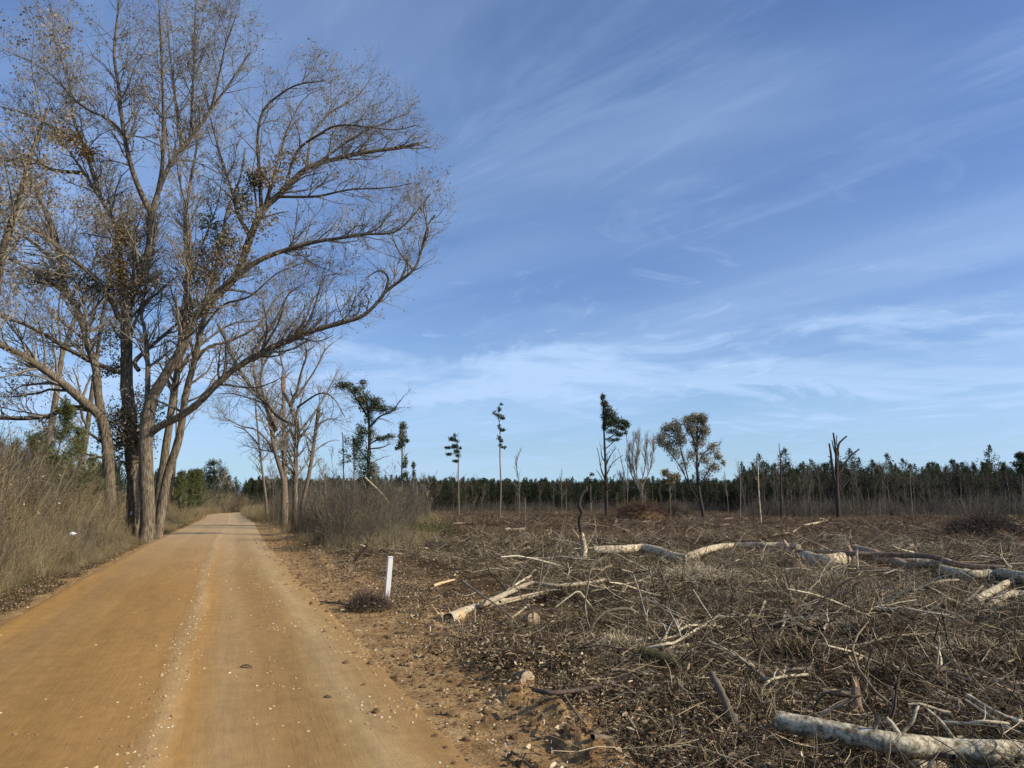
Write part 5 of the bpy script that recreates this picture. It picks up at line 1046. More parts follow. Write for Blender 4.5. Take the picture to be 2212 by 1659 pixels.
def build_logs():
    rng = np.random.RandomState(450)
    log('felled_log', 'long mottled pale log across the bottom right corner with broken branch stubs', 'log', 's', (16, 24), [(1678, 1556), (1760, 1573), (1850, 1590), (1940, 1607), (2040, 1618), (2130, 1624), (2212, 1626), (2330, 1630)], lift=[.30, .30, .30, .30, .28, .25, .24, .24], stubs=[
        (7, [(1950, 1600), (1930, 1568), (1914, 1550)], .02), (5, [(1938, 1598), (1973, 1555), (1976, 1540), (1984, 1524)], .02), (5, [(1880, 1590), (1892, 1568), (1900, 1552)], -.02), (4, [(2066, 1604), (2032, 1558), (1993, 1524)], .05)], lump=.2, sides=16)
    log('split_slab', 'pale weathered slab of split wood lying under the mottled log at the corner', 'log', 'p', (15, 20), [(1975, 1660), (2060, 1652), (2140, 1648), (2230, 1655), (2320, 1660)], lift=.16, lump=.5)
    log('felled_log', 'rough pale log lying end on towards the mottled log, left of the splintered stump', 'log', 'g', (6, 9), [(1537, 1455), (1562, 1503), (1589, 1560), (1617, 1585)], lift=[.32, .22, .15, .05], lump=.5, cut=(False, False))
    log('mossy_log', 'dark moss covered log with a sawn left end in the middle of the slash', 'log', 'm', (15, 12), [(1384, 1412), (1430, 1424), (1486, 1442)], lift=[.22, .2, .14], lump=.25)
    log('fallen_branch', 'long dark curved branch lying on the litter below the mossy log', 'branch', 'd', (6, 5), [(1152, 1490), (1198, 1497), (1280, 1486), (1346, 1470), (1358, 1463), (1414, 1449), (1489, 1451)], lift=.12, grow=5)
    log('fallen_branch', 'dark crooked branch climbing right from the gravel towards the brush', 'branch', 'd', (6, 5), [(1106, 1438), (1123, 1417), (1159, 1391), (1191, 1383), (1243, 1386)], lift=.10, grow=4)
    log('fallen_branch', 'pale arched branch like a hoop above the mossy log', 'branch', 'g', (4, 5), [(1287, 1382), (1279, 1361), (1287, 1341), (1311, 1321), (1352, 1315), (1378, 1324)], mode='u', slope=.08, grow=3)
    log('upright_branch', 'thin pale branch sticking up beside the hoop shaped branch', 'branch', 'g', (3, 2), [(1286, 1380), (1270, 1345), (1264, 1308), (1270, 1267), (1277, 1226), (1295, 1212)], mode='u', slope=.02, grow=3)
    log('upright_branch', 'crooked thin stem sticking up right of the hoop shaped branch', 'branch', 'g', (4, 2), [(1380, 1375), (1394, 1358), (1397, 1338), (1390, 1314), (1381, 1279), (1368, 1241)], mode='u', slope=.03, grow=4)
    log('fallen_branch', 'looping thin branch left of the upright pale branch', 'branch', 'g', (3, 2), [(1290, 1330), (1262, 1290), (1248, 1278), (1228, 1290), (1200, 1312)], mode='u', slope=-.08, grow=2)
    log('felled_log', 'long weathered grey log with a rotten hollow butt, right of the white post', 'log', 'g', (12, 4), [(968, 1338), (1018, 1315), (1065, 1304), (1123, 1290), (1190, 1278)], lump=.5, cut=(False, False))
    log('fallen_branch', 'long slim grey trunk curving right from the hollow butted log', 'log', 'g', (6, 3), [(1040, 1306), (1062, 1297), (1123, 1269), (1153, 1265), (1200, 1266), (1258, 1262), (1308, 1253)], lift=.15, lump=.4, grow=4)
    log('fallen_branch', 'slim branch parallel to and below the long grey trunk', 'branch', 'g', (4, 2), [(1080, 1300), (1140, 1284), (1200, 1272), (1260, 1278), (1350, 1262), (1400, 1250)], lift=.18, grow=6)
    r = log('hollow_butt', 'jagged broken butt with a black hollow facing the road', 'log', 'w', (9, 12), [(946, 1332), (970, 1336), (992, 1330)], lump=.9, cut=(False, False)); splinters(r, 975, 1342, G(975, 1345)[1], 7, .28, .1, 'split_wood', rng, (-.6, 0))
    # sawn rounds
    for (x_, y_, rr, lab) in ((1153, 1338, 15, 'sawn log end facing the road just above the dark crooked branch'), (1140, 1466, 16, 'round sawn stump top in the litter left of the long curved branch'), (1148, 1416, 13, 'faded sawn log end beside the dark crooked branch'), (2062, 1198, 6, 'small tan sawn log end behind the dark pole'), (2126, 1202, 7, 'small dark sawn log end right of the tan one')):
        Y = G(x_, y_ + rr)[1]; c = P(x_, y_, Y); R = rr * mpp(Y); root = thing('sawn_log', lab, 'log', c)
        d = np.array([c[0] / c[1] - .38, 1, -.14]); d /= np.linalg.norm(d); q = np.array([c, c + d * .12, c + d * .3 - np.array([0, 0, .04])]); mb = MB(); mb.tubes(q, [R, R, R * .95], 14, lump=.1); mb.build('trunk', M['brown_log'], root)
        ref = np.array([0, 0, 1.]); e = np.cross(d, ref); e /= np.linalg.norm(e); f = np.cross(d, e); an = np.arange(14) * 2 * np.pi / 14
        V = np.vstack([c - d * .012, c - d * .004 + R * .96 * (np.cos(an)[:, None] * e + np.sin(an)[:, None] * f)]); mb = MB(); mb.add(V, np.array([[0, 1 + i, 1 + (i + 1) % 14] for i in range(14)])); mb.build('cut_end', M['cut_wood'], root, smooth=False)
    # standing broken snag in the middle
    Y = G(1260, 1222)[1]
    s = Tree('broken_snag', 'crooked broken snag standing in the clearing with a hooked tip and pale base', 'dead tree', Y, (1260, 1222), 451, None, 'brown_log')
    s.limb(13, 8, [(1258, 1225), (1261, 1197), (1262, 1180), (1255, 1150)], 0, 'trunk', 10, bark='pale_log', grow=False)
    s.limb(8, 5, [(1256, 1155), (1252, 1124), (1257, 1109), (1251, 1092), (1254, 1075), (1262, 1062), (1270, 1060)], .1, 'upper_trunk', 9, bark='dark_bark'); s.limb(2.5, 1, [(1264, 1062), (1268, 1056), (1266, 1050)], .1, 'hooked_tip', 6)
    s.limb(2.4, 1, [(1268, 1178), (1279, 1159), (1287, 1139), (1282, 1115)], -.1, 'side_shoot', 6, bark='pale_log'); s.limb(3, 1, [(1256, 1175), (1246, 1155), (1236, 1142)], -.2, 'side_shoot', 6, bark='split_wood')
    splinters(s.root, 1258, 1222, Y - .15, 9, .5, .12, 'split_wood', rng); splinters(s.root, 1274, 1216, Y - .1, 7, .35, .12, 'dark_bark', rng)
    log('felled_log', 'long bleached log running right from the broken snag with a dip in its middle', 'log', 'p', (7.5, 4.5), [(1282, 1187), (1346, 1190), (1393, 1191), (1434, 1195), (1478, 1207), (1493, 1202), (1522, 1189), (1551, 1182), (1584, 1178), (1640, 1178), (1686, 1181), (1725, 1182)], lift=.34, lump=.2)
    # big debarked log group
    log('felled_log', 'thick white debarked log lying between the two jagged stumps', 'log', 'p', (13, 13), [(1728, 1218), (1780, 1213), (1838, 1208)], lift=[.3, .3, .3], lump=.12)
    def stump(px, py, r, hh, lab, m_, pinkn, lean=0):
        Y = G(px, py)[1]; m = mpp(Y); root = thing('jagged_stump', lab, 'stump', G(px, py)); b = P(px, py, Y); b[2] -= .1
        q = catmull(np.array([b, b + [lean * .3 * hh * m, 0, hh * m * .5], b + [lean * hh * m, 0, hh * m]]), 7); mb = MB(); mb.tubes(q, np.linspace(r * 1.25, r * .8, 7) * m, 10, lump=.35, rng=rng); mb.build('stump', M['dark_bark' if m_ == 'e' else m_by[m_]], root)
        splinters(root, px + lean * hh, py - hh, Y, pinkn, r * m * 1.2 + .1, r * m * .5, 'pink_wood', rng, (-.3, 0)); return root
    stump(1722, 1238, 12, 32, 'jagged stump with reddish torn wood at the left end of the white log', 'b', 6)
    stump(1842, 1232, 10, 44, 'upright broken stump with a dark left side at the right end of the white log', 'b', 5)
    log('torn_slab', 'pinkish torn slab of wood pointing up left above the dark root hollow', 'log', 'k', (9, 3), [(1716, 1200), (1704, 1186), (1692, 1167)], mode='u', lump=.5, cut=(False, False))
    r = thing('dark_burl', 'round black burl lying against the white debarked log', 'burl', G(1798, 1228)); q = P(1798, 1214, G(1798, 1228)[1]); mb = MB(); mb.tubes(np.array([q + [0, -.2, 0], q + [0, -.12, 0], q, q + [0, .15, 0]]), [.01, .15, .19, .15], 12, lump=.2); mb.build('burl', M['dark_bark'], r)
    log('bark_log', 'thick brown barked log slanting down right from the upright stump', 'log', 'b', (13, 11), [(1848, 1193), (1896, 1208), (1966, 1228)], lift=[.45, .30, .16], lump=.2)
    log('bark_log', 'grey flaking log in line behind the brown log under the dark pole', 'log', 's', (10, 9), [(1974, 1216), (2040, 1222), (2095, 1232)], lift=.32, lump=.2)
    log('felled_log', 'bleached log continuing to the right edge below the dark pole', 'log', 's', (8, 10), [(2032, 1222), (2095, 1230), (2152, 1238), (2212, 1246), (2300, 1254)], lift=.34, lump=.2)
    log('dark_pole', 'long dark pole lying over the log pile with an orange broken tip', 'log', 'b', (3.2, 5), [(1720, 1192), (1831, 1192), (1896, 1198), (2010, 1205), (2066, 1211), (2172, 1227)], lift=[.5, .5, .5, .5, .5, .45], lump=.2)
    log('leaning_stick', 'pale stick leaning against the upright stump', 'branch', 'p', (3, 3.5), [(1856, 1248), (1852, 1215), (1850, 1187)], mode='u', cut=(False, False))
    log('leaning_stick', 'pale reddish stick lying low against the brown log', 'branch', 'k', (3, 2), [(1900, 1236), (1876, 1222), (1857, 1212)], lift=[.05, .2, .3])
    log('leaning_stick', 'short forked pale stub standing in front of the brown log', 'branch', 'k', (4, 2), [(1886, 1242), (1890, 1230), (1894, 1220)], mode='u')
    log('dead_sapling', 'thin dark stem leaning right above the dark pole', 'branch', 'd', (2.5, 1.5), [(2008, 1205), (2014, 1185), (2026, 1162), (2031, 1152)], mode='u', grow=5)
    log('dead_sapling', 'thin dark upright stem just left of the leaning one above the pole', 'branch', 'd', (2.5, 1.5), [(1976, 1200), (1977, 1182), (1974, 1164)], mode='u', grow=4)
    log('dead_sapling', 'dark leaning stem by the tan sawn end', 'branch', 'd', (2.5, 1.5), [(2040, 1216), (2046, 1196), (2054, 1178)], mode='u', grow=4)
    log('pale_chunk', 'pale bleached chunk behind the dark pole, left of the tan sawn end', 'log', 'p', (6, 5), [(1960, 1184), (1990, 1180), (2022, 1183)], lift=.15, lump=.5)
    log('pale_chunk', 'bleached triangular chunk directly behind the leaning dark stem', 'log', 'p', (7, 3), [(2022, 1190), (2016, 1178), (2010, 1172)], mode='u', lump=.5)
    # white barked pile at the right edge
    for (pp, rr, mm, lab) in (([(2108, 1300), (2136, 1282), (2168, 1264)], (8, 7), 's', 'thick pale log end leaning up right in the right edge pile'), ([(2140, 1304), (2180, 1290), (2240, 1284)], (7, 8), 's', 'white log lying flat at the front of the right edge pile'),
                              ([(2160, 1268), (2200, 1252), (2260, 1246)], (7, 7), 'p', 'bleached log at the back of the right edge pile'), ([(2120, 1252), (2170, 1240), (2240, 1262)], (5, 6), 'g', 'grey limb crossing the back of the right edge pile')):
        log('piled_log', lab, 'log', mm, rr, pp, lift=.2, lump=.3)
    log('white_branch', 'straight white branch lying alone left of the right edge pile', 'branch', 'p', (5, 4.5), [(1964, 1309), (2001, 1313), (2047, 1315)], lift=.08, cut=(False, False))
    log('white_branch', 'white branch with a raised right tip below the right edge pile', 'branch', 'p', (5, 3), [(2115, 1316), (2152, 1317), (2180, 1318), (2205, 1307), (2240, 1290)], lift=.10, cut=(False, False), grow=3)
    log('split_slab', 'yellow splintered slab lying flat in the right middle slash', 'log', 'w', (4, 7), [(1905, 1402), (1944, 1404), (2021, 1420), (2080, 1424)], lift=.10, lump=.6)
    log('bark_slab', 'curved reddish slab of bark half buried in the slash', 'bark', 'k', (7, 9), [(1700, 1308), (1720, 1312), (1750, 1306)], lift=.06, lump=.4, cut=(False, False))
    r = thing('torn_chunk', 'pinkish heap of torn wood near the middle of the right slash', 'wood', G(1866, 1330)); splinters(r, 1866, 1334, G(1866, 1338)[1], 10, .14, .10, 'pink_wood', rng, (.4, 0))
    r = thing('splintered_stump', 'yellow splintered root stump over the dark hollow behind the mottled log', 'stump', G(1850, 1560)); Y = G(1850, 1568)[1]
    q = catmull(np.array([P(1848, 1560, Y), P(1850, 1520, Y), P(1848, 1490, Y + .05), P(1846, 1462, Y + .1)]), 9); mb = MB(); mb.tubes(q, np.array([10, 12, 13, 12, 10, 9, 8, 7, 5]) * mpp(Y), 9, lump=.7, rng=rng); mb.build('stump', M['brown_log'], r)
    for dx, ln in ((-.5, 1), (.35, .9), (.1, 1), (.7, .6), (-.2, .8)): splinters(r, 1850 + dx * 12, 1535, Y - .12, 5, .10 * ln, .03, 'split_wood', rng, (dx, 0))
    splinters(r, 1846, 1470, Y, 5, .10, .03, 'split_wood', rng)
    mb = MB()
    for (a_, b_) in (((1850, 1535), (1822, 1562)), ((1858, 1530), (1880, 1558)), ((1856, 1540), (1878, 1566))): mb.tubes(np.array([P(*a_, Y - .08), P((a_[0] + b_[0]) / 2, (a_[1] + b_[1]) / 2 - 3, Y - .12), P(*b_, Y - .15)]), np.array([4, 3, 2]) * mpp(Y), 5)
    mb.build('roots', M['split_wood'], r)
    # branches of the foreground, one by one
    BR = [
        ('thin pale branch sloping down left in the right middle of the slash', 'g', (3, 3), [(1652, 1298), (1635, 1337), (1612, 1374)], [.35, .2, .05]),
        ('white stub branch pointing down left from a dark knot', 'p', (5, 4), [(1695, 1322), (1692, 1349), (1682, 1377)], [.3, .2, .08]),
        ('white branch slanting down right from the same dark knot', 'p', (5, 5), [(1700, 1330), (1726, 1346), (1754, 1363), (1779, 1376)], [.3, .24, .15, .08]),
        ('pale stick standing up right near the centre of the right slash', 'g', (4, 4), [(1777, 1318), (1788, 1300), (1806, 1282)], [.05, .25, .45]),
        ('crooked branch running down from the pale standing stick', 'g', (4, 3), [(1772, 1312), (1788, 1337), (1796, 1355), (1808, 1371)], [.25, .2, .1, .05]),
        ('short upright stub left of the crooked branch', 'g', (3, 3), [(1771, 1338), (1769, 1324), (1766, 1311)], [.0, .12, .25]),
        ('brownish branch curving up right towards the yellow weeds', 'g', (5, 3), [(1811, 1385), (1856, 1371), (1885, 1360), (1908, 1341)], [.1, .15, .22, .35]),
        ('long thin branch lying level above the yellow slab', 'g', (3, 3), [(1800, 1398), (1860, 1384), (1930, 1372), (2021, 1367)], [.15, .2, .2, .15]),
        ('thin branch slanting down right, left of the yellow slab', 'g', (3, 3), [(1698, 1380), (1726, 1412), (1751, 1444)], [.25, .18, .06]),
        ('thin dark stem slanting down right under the yellow slab', 'd', (3, 3), [(1990, 1405), (2012, 1436), (2038, 1474)], [.35, .25, .1]),
        ('slender grey branch slanting down to the right edge', 'g', (3, 3), [(2060, 1425), (2103, 1470), (2134, 1500)], [.35, .25, .15]),
        ('long pale branch descending to the lower right edge', 'p', (4, 6), [(2089, 1501), (2152, 1536), (2212, 1562), (2290, 1592)], [.45, .4, .35, .3]),
        ('thin pale branch beside the long descending one', 'g', (3, 3), [(2086, 1512), (2140, 1545), (2200, 1580), (2260, 1600)], [.4, .35, .3, .2]),
        ('level thin branch over the dark hollow right of the mottled log stub', 'g', (3, 3), [(2038, 1560), (2090, 1563), (2125, 1558), (2180, 1563)], [.38, .4, .42, .4]),
        ('arched thin branch over the black hollow left of the splintered stump', 'g', (3, 2), [(1760, 1552), (1760, 1527), (1782, 1499), (1818, 1490)], [.15, .3, .45, .5]),
        ('straight thin branch rising right under the arched branch', 'g', (3, 2), [(1760, 1552), (1795, 1532), (1830, 1513)], [.2, .3, .4]),
        ('small upright pale stub left of the mottled log', 'g', (5, 4), [(1640, 1592), (1638, 1567), (1635, 1540)], [.0, .12, .26]),
        ('level pale stick at the left end of the mottled log', 'g', (3, 3), [(1507, 1553), (1539, 1552), (1575, 1552), (1612, 1554)], [.14, .15, .15, .15]),
        ('kinked grey branch left of the arched branch', 'g', (4, 4), [(1646, 1490), (1660, 1472), (1690, 1462), (1745, 1458)], [.12, .18, .2, .2]),
        ('pale bent branch above the kinked grey branch', 'g', (5, 4), [(1652, 1475), (1676, 1460), (1700, 1447), (1740, 1444), (1750, 1442)], [.12, .2, .25, .25, .22]),
        ('long diagonal branch rising to the log pile at right', 'g', (4, 3), [(2040, 1330), (2095, 1292), (2130, 1265), (2152, 1241)], [.1, .3, .5, .7]),
        ('pale bent branch lying right of the hoop shaped branch', 'p', (5, 3), [(1392, 1392), (1430, 1386), (1458, 1370), (1468, 1355)], [.1, .15, .25, .38]),
        ('long pale branch lying level right of the mossy log', 'p', (5, 5), [(1432, 1402), (1470, 1393), (1500, 1386), (1540, 1378)], [.12, .15, .18, .2]),
        ('grey forked branch over the mossy log', 'g', (4, 3), [(1400, 1400), (1440, 1392), (1460, 1386), (1520, 1350), (1555, 1330)], [.2, .25, .25, .35, .45]),
        ('pale curved stick on the ground below the long bleached log', 'g', (4, 3), [(1486, 1332), (1500, 1318), (1520, 1312), (1545, 1310)], [.08, .12, .12, .1]),
        ('pale branch lying in the slash right of the long grey trunk', 'p', (4, 3), [(1350, 1298), (1390, 1303), (1440, 1308), (1480, 1310)], [.12, .12, .1, .1]),
        ('thin straight stem slanting down right from near the white post', 'g', (3, 2), [(1000, 1256), (1040, 1285), (1085, 1316), (1108, 1338), (1132, 1370)], [.3, .25, .2, .15, .05]),
        ('short branch forking up right from the slanting stem', 'g', (3, 3), [(1106, 1334), (1122, 1322), (1142, 1306)], [.15, .2, .3]),
        ('pale splinter lying across the slash above the hollow butt', 'w', (5, 3), [(936, 1264), (960, 1258), (982, 1252)], [.06, .06, .06]),
        ('thin white stick lying near the top left of the slash', 'p', (3, 3), [(1055, 1213), (1080, 1219), (1114, 1224)], [.06, .06, .06]),
        ('pale branch rising right in the middle of the clearing', 'p', (4, 3), [(1095, 1276), (1118, 1262), (1146, 1244)], [.1, .2, .3]),
        ('forked pale branch left of the upright branch top', 'g', (5, 3), [(1280, 1225), (1290, 1214), (1300, 1205)], [.1, .2, .3]),
        ('bent pale branch pointing up right beyond the hoop', 'p', (5, 3), [(1340, 1268), (1380, 1256), (1398, 1248), (1412, 1236)], [.12, .15, .25, .38]),
        ('branch lying left of the jagged stump near the dark hollow', 'g', (5, 4), [(1540, 1245), (1570, 1245), (1605, 1246), (1635, 1243)], [.15, .15, .15, .15]),
        ('pale branch slanting below the level one near the stump', 'p', (5, 4), [(1543, 1256), (1580, 1262), (1612, 1268)], [.12, .12, .08]),
        ('white arched twig in front of the white debarked log', 'p', (4, 3), [(1620, 1262), (1640, 1254), (1665, 1252)], [.1, .2, .15]),
        ('dark thick branch lying level under the kinked grey branch', 'd', (7, 6), [(1780, 1440), (1850, 1446), (1930, 1452), (2010, 1462)], [.15, .18, .18, .15]),
        ('dark branch at the far right of the slash', 'd', (9, 8), [(2050, 1452), (2100, 1450), (2160, 1444)], [.12, .14, .12]),
        ('dark log half buried at the right edge above the descending branch', 'd', (10, 10), [(2165, 1460), (2212, 1466), (2280, 1470)], [.12, .14, .12]),
        ('yellowish stick on the road shoulder left of the white post', 'w', (4, 4), [(735, 1318), (748, 1317), (763, 1315)], [.03, .03, .03]),
        ('dark twig shadowed stick reaching left from the brush heap', 'd', (2.5, 2), [(690, 1300), (725, 1303), (770, 1309)], [.02, .03, .05]),  # thin dark strip standing in for the post's cast shadow
        ('short leaning pale log at the foot of the roadside thicket', 's', (5.5, 5), [(763, 1216), (776, 1197), (789, 1178)], [.0, .30, .62]),
        ('pale stub half buried at the bottom left of the slash', 'w', (9, 5), [(1625, 1420), (1640, 1430), (1660, 1440)], [.04, .05, .03]),
        ('thin pale stick in the litter at the bottom centre', 'g', (3, 3), [(1222, 1526), (1250, 1548), (1268, 1568)], [.1, .08, .04]),
        ('dark stick at the edge of the gravel at the bottom', 'd', (4, 4), [(1105, 1624), (1130, 1642), (1150, 1660)], [.04, .04, .03]),
        ('short grey log under the litter at the bottom centre', 'g', (8, 6), [(1280, 1588), (1310, 1594), (1340, 1600)], [.05, .05, .04]),
        ('curved white twig near the bottom centre right', 'p', (4, 3), [(1590, 1650), (1594, 1630), (1592, 1618)], [.02, .1, .18]),
    ]
    for lab, m_, rp, pp, lf in BR: log('fallen_branch', lab, 'branch', m_, rp, pp, lift=lf, lump=.25, cut=(False, False), grow=3 if len(pp) > 2 and rp[0] < 6 else 0)
    # bigger logs scattered over the middle distance
    MD = [('dark charred log lying in the left middle of the clearing', 'e', (6, 6), [(1212, 1198), (1240, 1202), (1272, 1203)]), ('long dark pole lying right of the broken snag', 'e', (3.5, 3), [(1300, 1182), (1360, 1189), (1412, 1193)]),
          ('small dark root heap log left of the snag', 'e', (7, 5), [(1205, 1176), (1225, 1172)]), ('pale stick leaning on a short post in mid field', 'p', (3, 2), [(1456, 1206), (1490, 1202), (1512, 1196)]),
          ('short white post like stub in mid field', 'g', (2.5, 2), [(1475, 1216), (1474, 1190)]), ('pale curved log in the right middle distance', 'p', (6, 4), [(1640, 1172), (1670, 1166), (1700, 1170)]),
          ('bleached log on a low mound in the right distance', 'p', (6, 5), [(2062, 1160), (2090, 1154), (2112, 1160)]), ('white log ends on the brush pile at the far right', 'p', (6, 5), [(2165, 1128), (2185, 1132), (2205, 1138)]),
          ('pale log lying level in the centre distance', 'p', (4, 3), [(1250, 1160), (1290, 1158)]), ('pale leaning stick in the right distance', 'p', (3, 2), [(1712, 1150), (1730, 1138)]), ('pale long stick in the right distance', 'p', (3, 2), [(1735, 1136), (1790, 1124)]),
          ('bleached branch right of the upright stump beyond the pole', 'p', (4, 3), [(1910, 1180), (1940, 1176), (1966, 1168)]), ('white upright stub at the right edge pile', 'p', (4, 3), [(2192, 1216), (2196, 1202), (2198, 1192)]), ('pale forked stub standing right of the small dark end', 'p', (4, 3), [(2150, 1220), (2158, 1208), (2160, 1198)])]
    for lab, m_, rp, pp in MD: log('fallen_branch', lab, 'branch', m_, rp, pp, lift=.12, mode='g' if abs(pp[0][1] - pp[-1][1]) < 18 else 'u', lump=.3, cut=(False, False))
    # further loose branches nobody could tell apart
    protos = []
    for k in range(14):
        r_ = np.random.RandomState(600 + k); n = 7; L_ = r_.uniform(.8, 2.4); p = [np.zeros(3)]; d = np.array([1., 0, r_.uniform(-.02, .15)])
        for j in range(n - 1): d = d + r_.normal(size=3) * .16; d[2] *= .7; d /= np.linalg.norm(d); p.append(p[-1] + d * L_ / (n - 1))
        Q = np.array(p); Q -= Q.mean(0); Q[:, 2] += .06 - Q[:, 2].min(); R = r_.uniform(.014, .036) * np.linspace(1, .5, n)
        mb = MB(); mb.tubes(Q, R, 6, lump=.25, rng=r_, tone=r_.rand()); a = mb.build('stem', M[['branch', 'branch', 'pale_log', 'dark_branch', 'branch', 'twig'][k % 6]], link=False).data
        q, r = spawn(Q[None], R[None], 8, .2, L_ * .35, 42, .15, .6, 5, .18, r_, rmin=.003); mb = MB(); mb.tubes(q, r, 4, tone=r_.rand(len(q))); q, r = spawn(q, r, 16, .3, L_ * .15, 42, .1, .6, 4, .2, r_, rmin=.0025); mb.tubes(q, r, 3, tone=r_.rand(len(q)))
        b = mb.build('side_twigs', M[['branch', 'twig', 'branch', 'dark_branch', 'twig', 'twig'][k % 6]], link=False).data; protos.append((a, b))
    x, y = wedge(520, 5.5, 40, -22, 38, rng, pw=.6); u, s = road_us(x, y); m = (u > 5.6 + 3.5 * sm(10, 15, s) * (1 - sm(26, 30, s))); x, y = x[m][:225], y[m][:225]; z = surf(x, y)
    for k in range(len(x)):
        q_ = rng.randint(14); a, b = protos[q_]; sz = 'short ' if len(a.vertices) and max(v.co.x for v in a.vertices) < .65 else 'long '; r = thing('loose_branch', sz + ['grey brown', 'weathered', 'bleached', 'blackish', 'tan', 'dark twiggy'][q_ % 6] + ' loose branch ' + near(x[k], y[k]), 'branch', (x[k], y[k], z[k] + .02), 'loose branches strewn over the cleared ground')
        r.rotation_euler = (rng.normal() * .08, rng.normal() * .12, rng.rand() * 6.28); sc = rng.uniform(.7, 1.4); r.scale = (sc, sc, sc)
        for nm, me in (('stem', a), ('side_twigs', b)): o = bpy.data.objects.new(nm, me); C.objects.link(o); o.parent = r
    # short bleached chunks scattered through the middle distance
    ch = []
    for k in range(6):
        r_ = np.random.RandomState(640 + k); mb = MB(); L_ = r_.uniform(.5, 1.6); q = catmull(np.array([[-L_ / 2, 0, .06], [0, r_.normal() * .08, .09], [L_ / 2, 0, .05]]), 6); mb.tubes(q, r_.uniform(.03, .075) * np.ones(6), 7, lump=.5, rng=r_); ch.append(mb.build('chunk', M[['pale_log', 'branch', 'brown_log'][k % 3]], link=False).data)
    x, y = wedge(400, 17, 95, -14, 38, rng, pw=.6); u, s = road_us(x, y); m = (u > 11 + 14 * sm(45, 90, s)); x, y = x[m][:200], y[m][:200]; z = surf(x, y)
    for k in range(len(x)):
        q_ = rng.randint(6); o = bpy.data.objects.new('wood_chunk', ch[q_]); C.objects.link(o); o.location = (x[k], y[k], z[k]); o.rotation_euler = (0, rng.normal() * .1, rng.rand() * 6.28); sc = rng.uniform(.7, 1.3) * (1 + .5 * sm(40, 90, y[k])); o.scale = (sc, sc, sc)
        tag(o, ['bleached', 'greyish', 'brown'][q_ % 3] + (' stubby' if q_ < 3 else ' slim') + ' broken wood piece ' + near(x[k], y[k]), 'wood chunk', 'broken wood pieces across the clearing')
build_logs()

# ------------------------------------------------------------------ heaps
def heap(name, label, px, py, wpx, hpx, seed, mats, n=500, core_mat='clod', rad=.008, foliage=None, cat='brush pile', ln=.35):
    rng = np.random.RandomState(seed); c = G(px, py); m = mpp(c[1]); rx = wpx * m / 2; hz = hpx * m; root = thing(name, label, cat, c)
    t = np.linspace(0, 1, 9); a = np.arange(20) * 2 * np.pi / 20; V = []
    for k in t:
        rr = rx * .85 * np.cos(k * np.pi / 2) * (1 + .25 * (rng.rand(20) - .5)); V.append(np.stack([c[0] + rr * np.cos(a), c[1] + rr * .8 * np.sin(a), np.full(20, c[2] - .1 + hz * .8 * np.sin(k * np.pi / 2)) * (1 + .03 * rng.rand(20))], -1))
    V = np.concatenate(V); i = np.arange(8)[:, None] * 20; j = np.arange(20)[None]; F = np.stack([i + j, i + (j + 1) % 20, i + 20 + (j + 1) % 20, i + 20 + j], -1).reshape(-1, 4)
    mb = MB(); mb.add(V, F); mb.build('soil_shade_core', M[core_mat], root)  # dark cores put the shade between the twigs into their colour
    th = rng.rand(n) * 6.28; ph = rng.rand(n) ** .7 * 1.5; p = c + np.stack([rx * np.cos(th) * np.cos(ph), rx * .8 * np.sin(th) * np.cos(ph), hz * .8 * np.sin(ph)], -1)
    d = rng.normal(size=(n, 3)); d[:, 2] = np.abs(d[:, 2]) * .5; d /= np.linalg.norm(d, axis=1, keepdims=True); pts = [p]
    for k in range(4): d = d + rng.normal(size=(n, 3)) * .25; d /= np.linalg.norm(d, axis=1, keepdims=True); pts.append(pts[-1] + d * ln * rx * .25 * (.4 + rng.rand(n, 1)))
    Q = np.stack(pts, 1); R = rad * (.4 + rng.rand(n))[:, None] * np.linspace(1, .4, 5)[None]; mb = MB(); mb.tubes(Q, R, 3, tone=rng.rand(n) ** 1.5)
    o = mb.build('twigs', M[mats], root); o['kind'] = 'stuff'
    if foliage:
        ml = MB(); ml.leaves(p + rng.normal(size=p.shape) * rx * .08, foliage[1], rng); f = ml.build('leaves', M[foliage[0]], root); f['kind'] = 'stuff'
heap('brush_heap', 'low dark heap of dead leafy twigs at the foot of the white post', 795, 1318, 95, 24, 700, 'dark_branch', 500, rad=.006, foliage=('litter', .06), ln=.7)
heap('brush_pile', 'big dark brush pile with pale log ends at the far right of the clearing', 2125, 1165, 150, 45, 701, 'dark_branch', 1500, rad=.018, ln=.5)
heap('dirt_mound', 'rusty red brush covered mound below the vase shaped bare tree', 1385, 1125, 120, 34, 702, 'redstem', 900, rad=.022, foliage=('rust_leaf', .16), ln=.5)
heap('root_plate', 'dark upturned root heap right of the rusty mound', 1450, 1120, 75, 24, 703, 'dark_branch', 500, core_mat='dark_bark', rad=.02, ln=.5)
heap('brush_heap', 'small dark brush heap left of the broken snag in mid field', 1218, 1180, 36, 16, 704, 'dark_branch', 300, rad=.012, ln=.7)
heap('brush_heap', 'long dark heap of twigs behind the mossy log', 1440, 1400, 190, 30, 705, 'twig', 900, rad=.006, core_mat='dark_bark', ln=.5)
heap('root_plate', 'black root hollow heap left of the white debarked log', 1690, 1235, 60, 40, 706, 'dark_branch', 500, core_mat='dark_bark', rad=.014, ln=.4)
heap('brush_heap', 'mound of dark twigs in front of the debarked log group', 1800, 1300, 260, 26, 707, 'twig', 1400, rad=.007, core_mat='dark_bark', ln=.35)
heap('brush_heap', 'dark twig mound under the log pile at the right', 2010, 1275, 170, 34, 708, 'twig', 1000, rad=.008, core_mat='dark_bark', ln=.4)
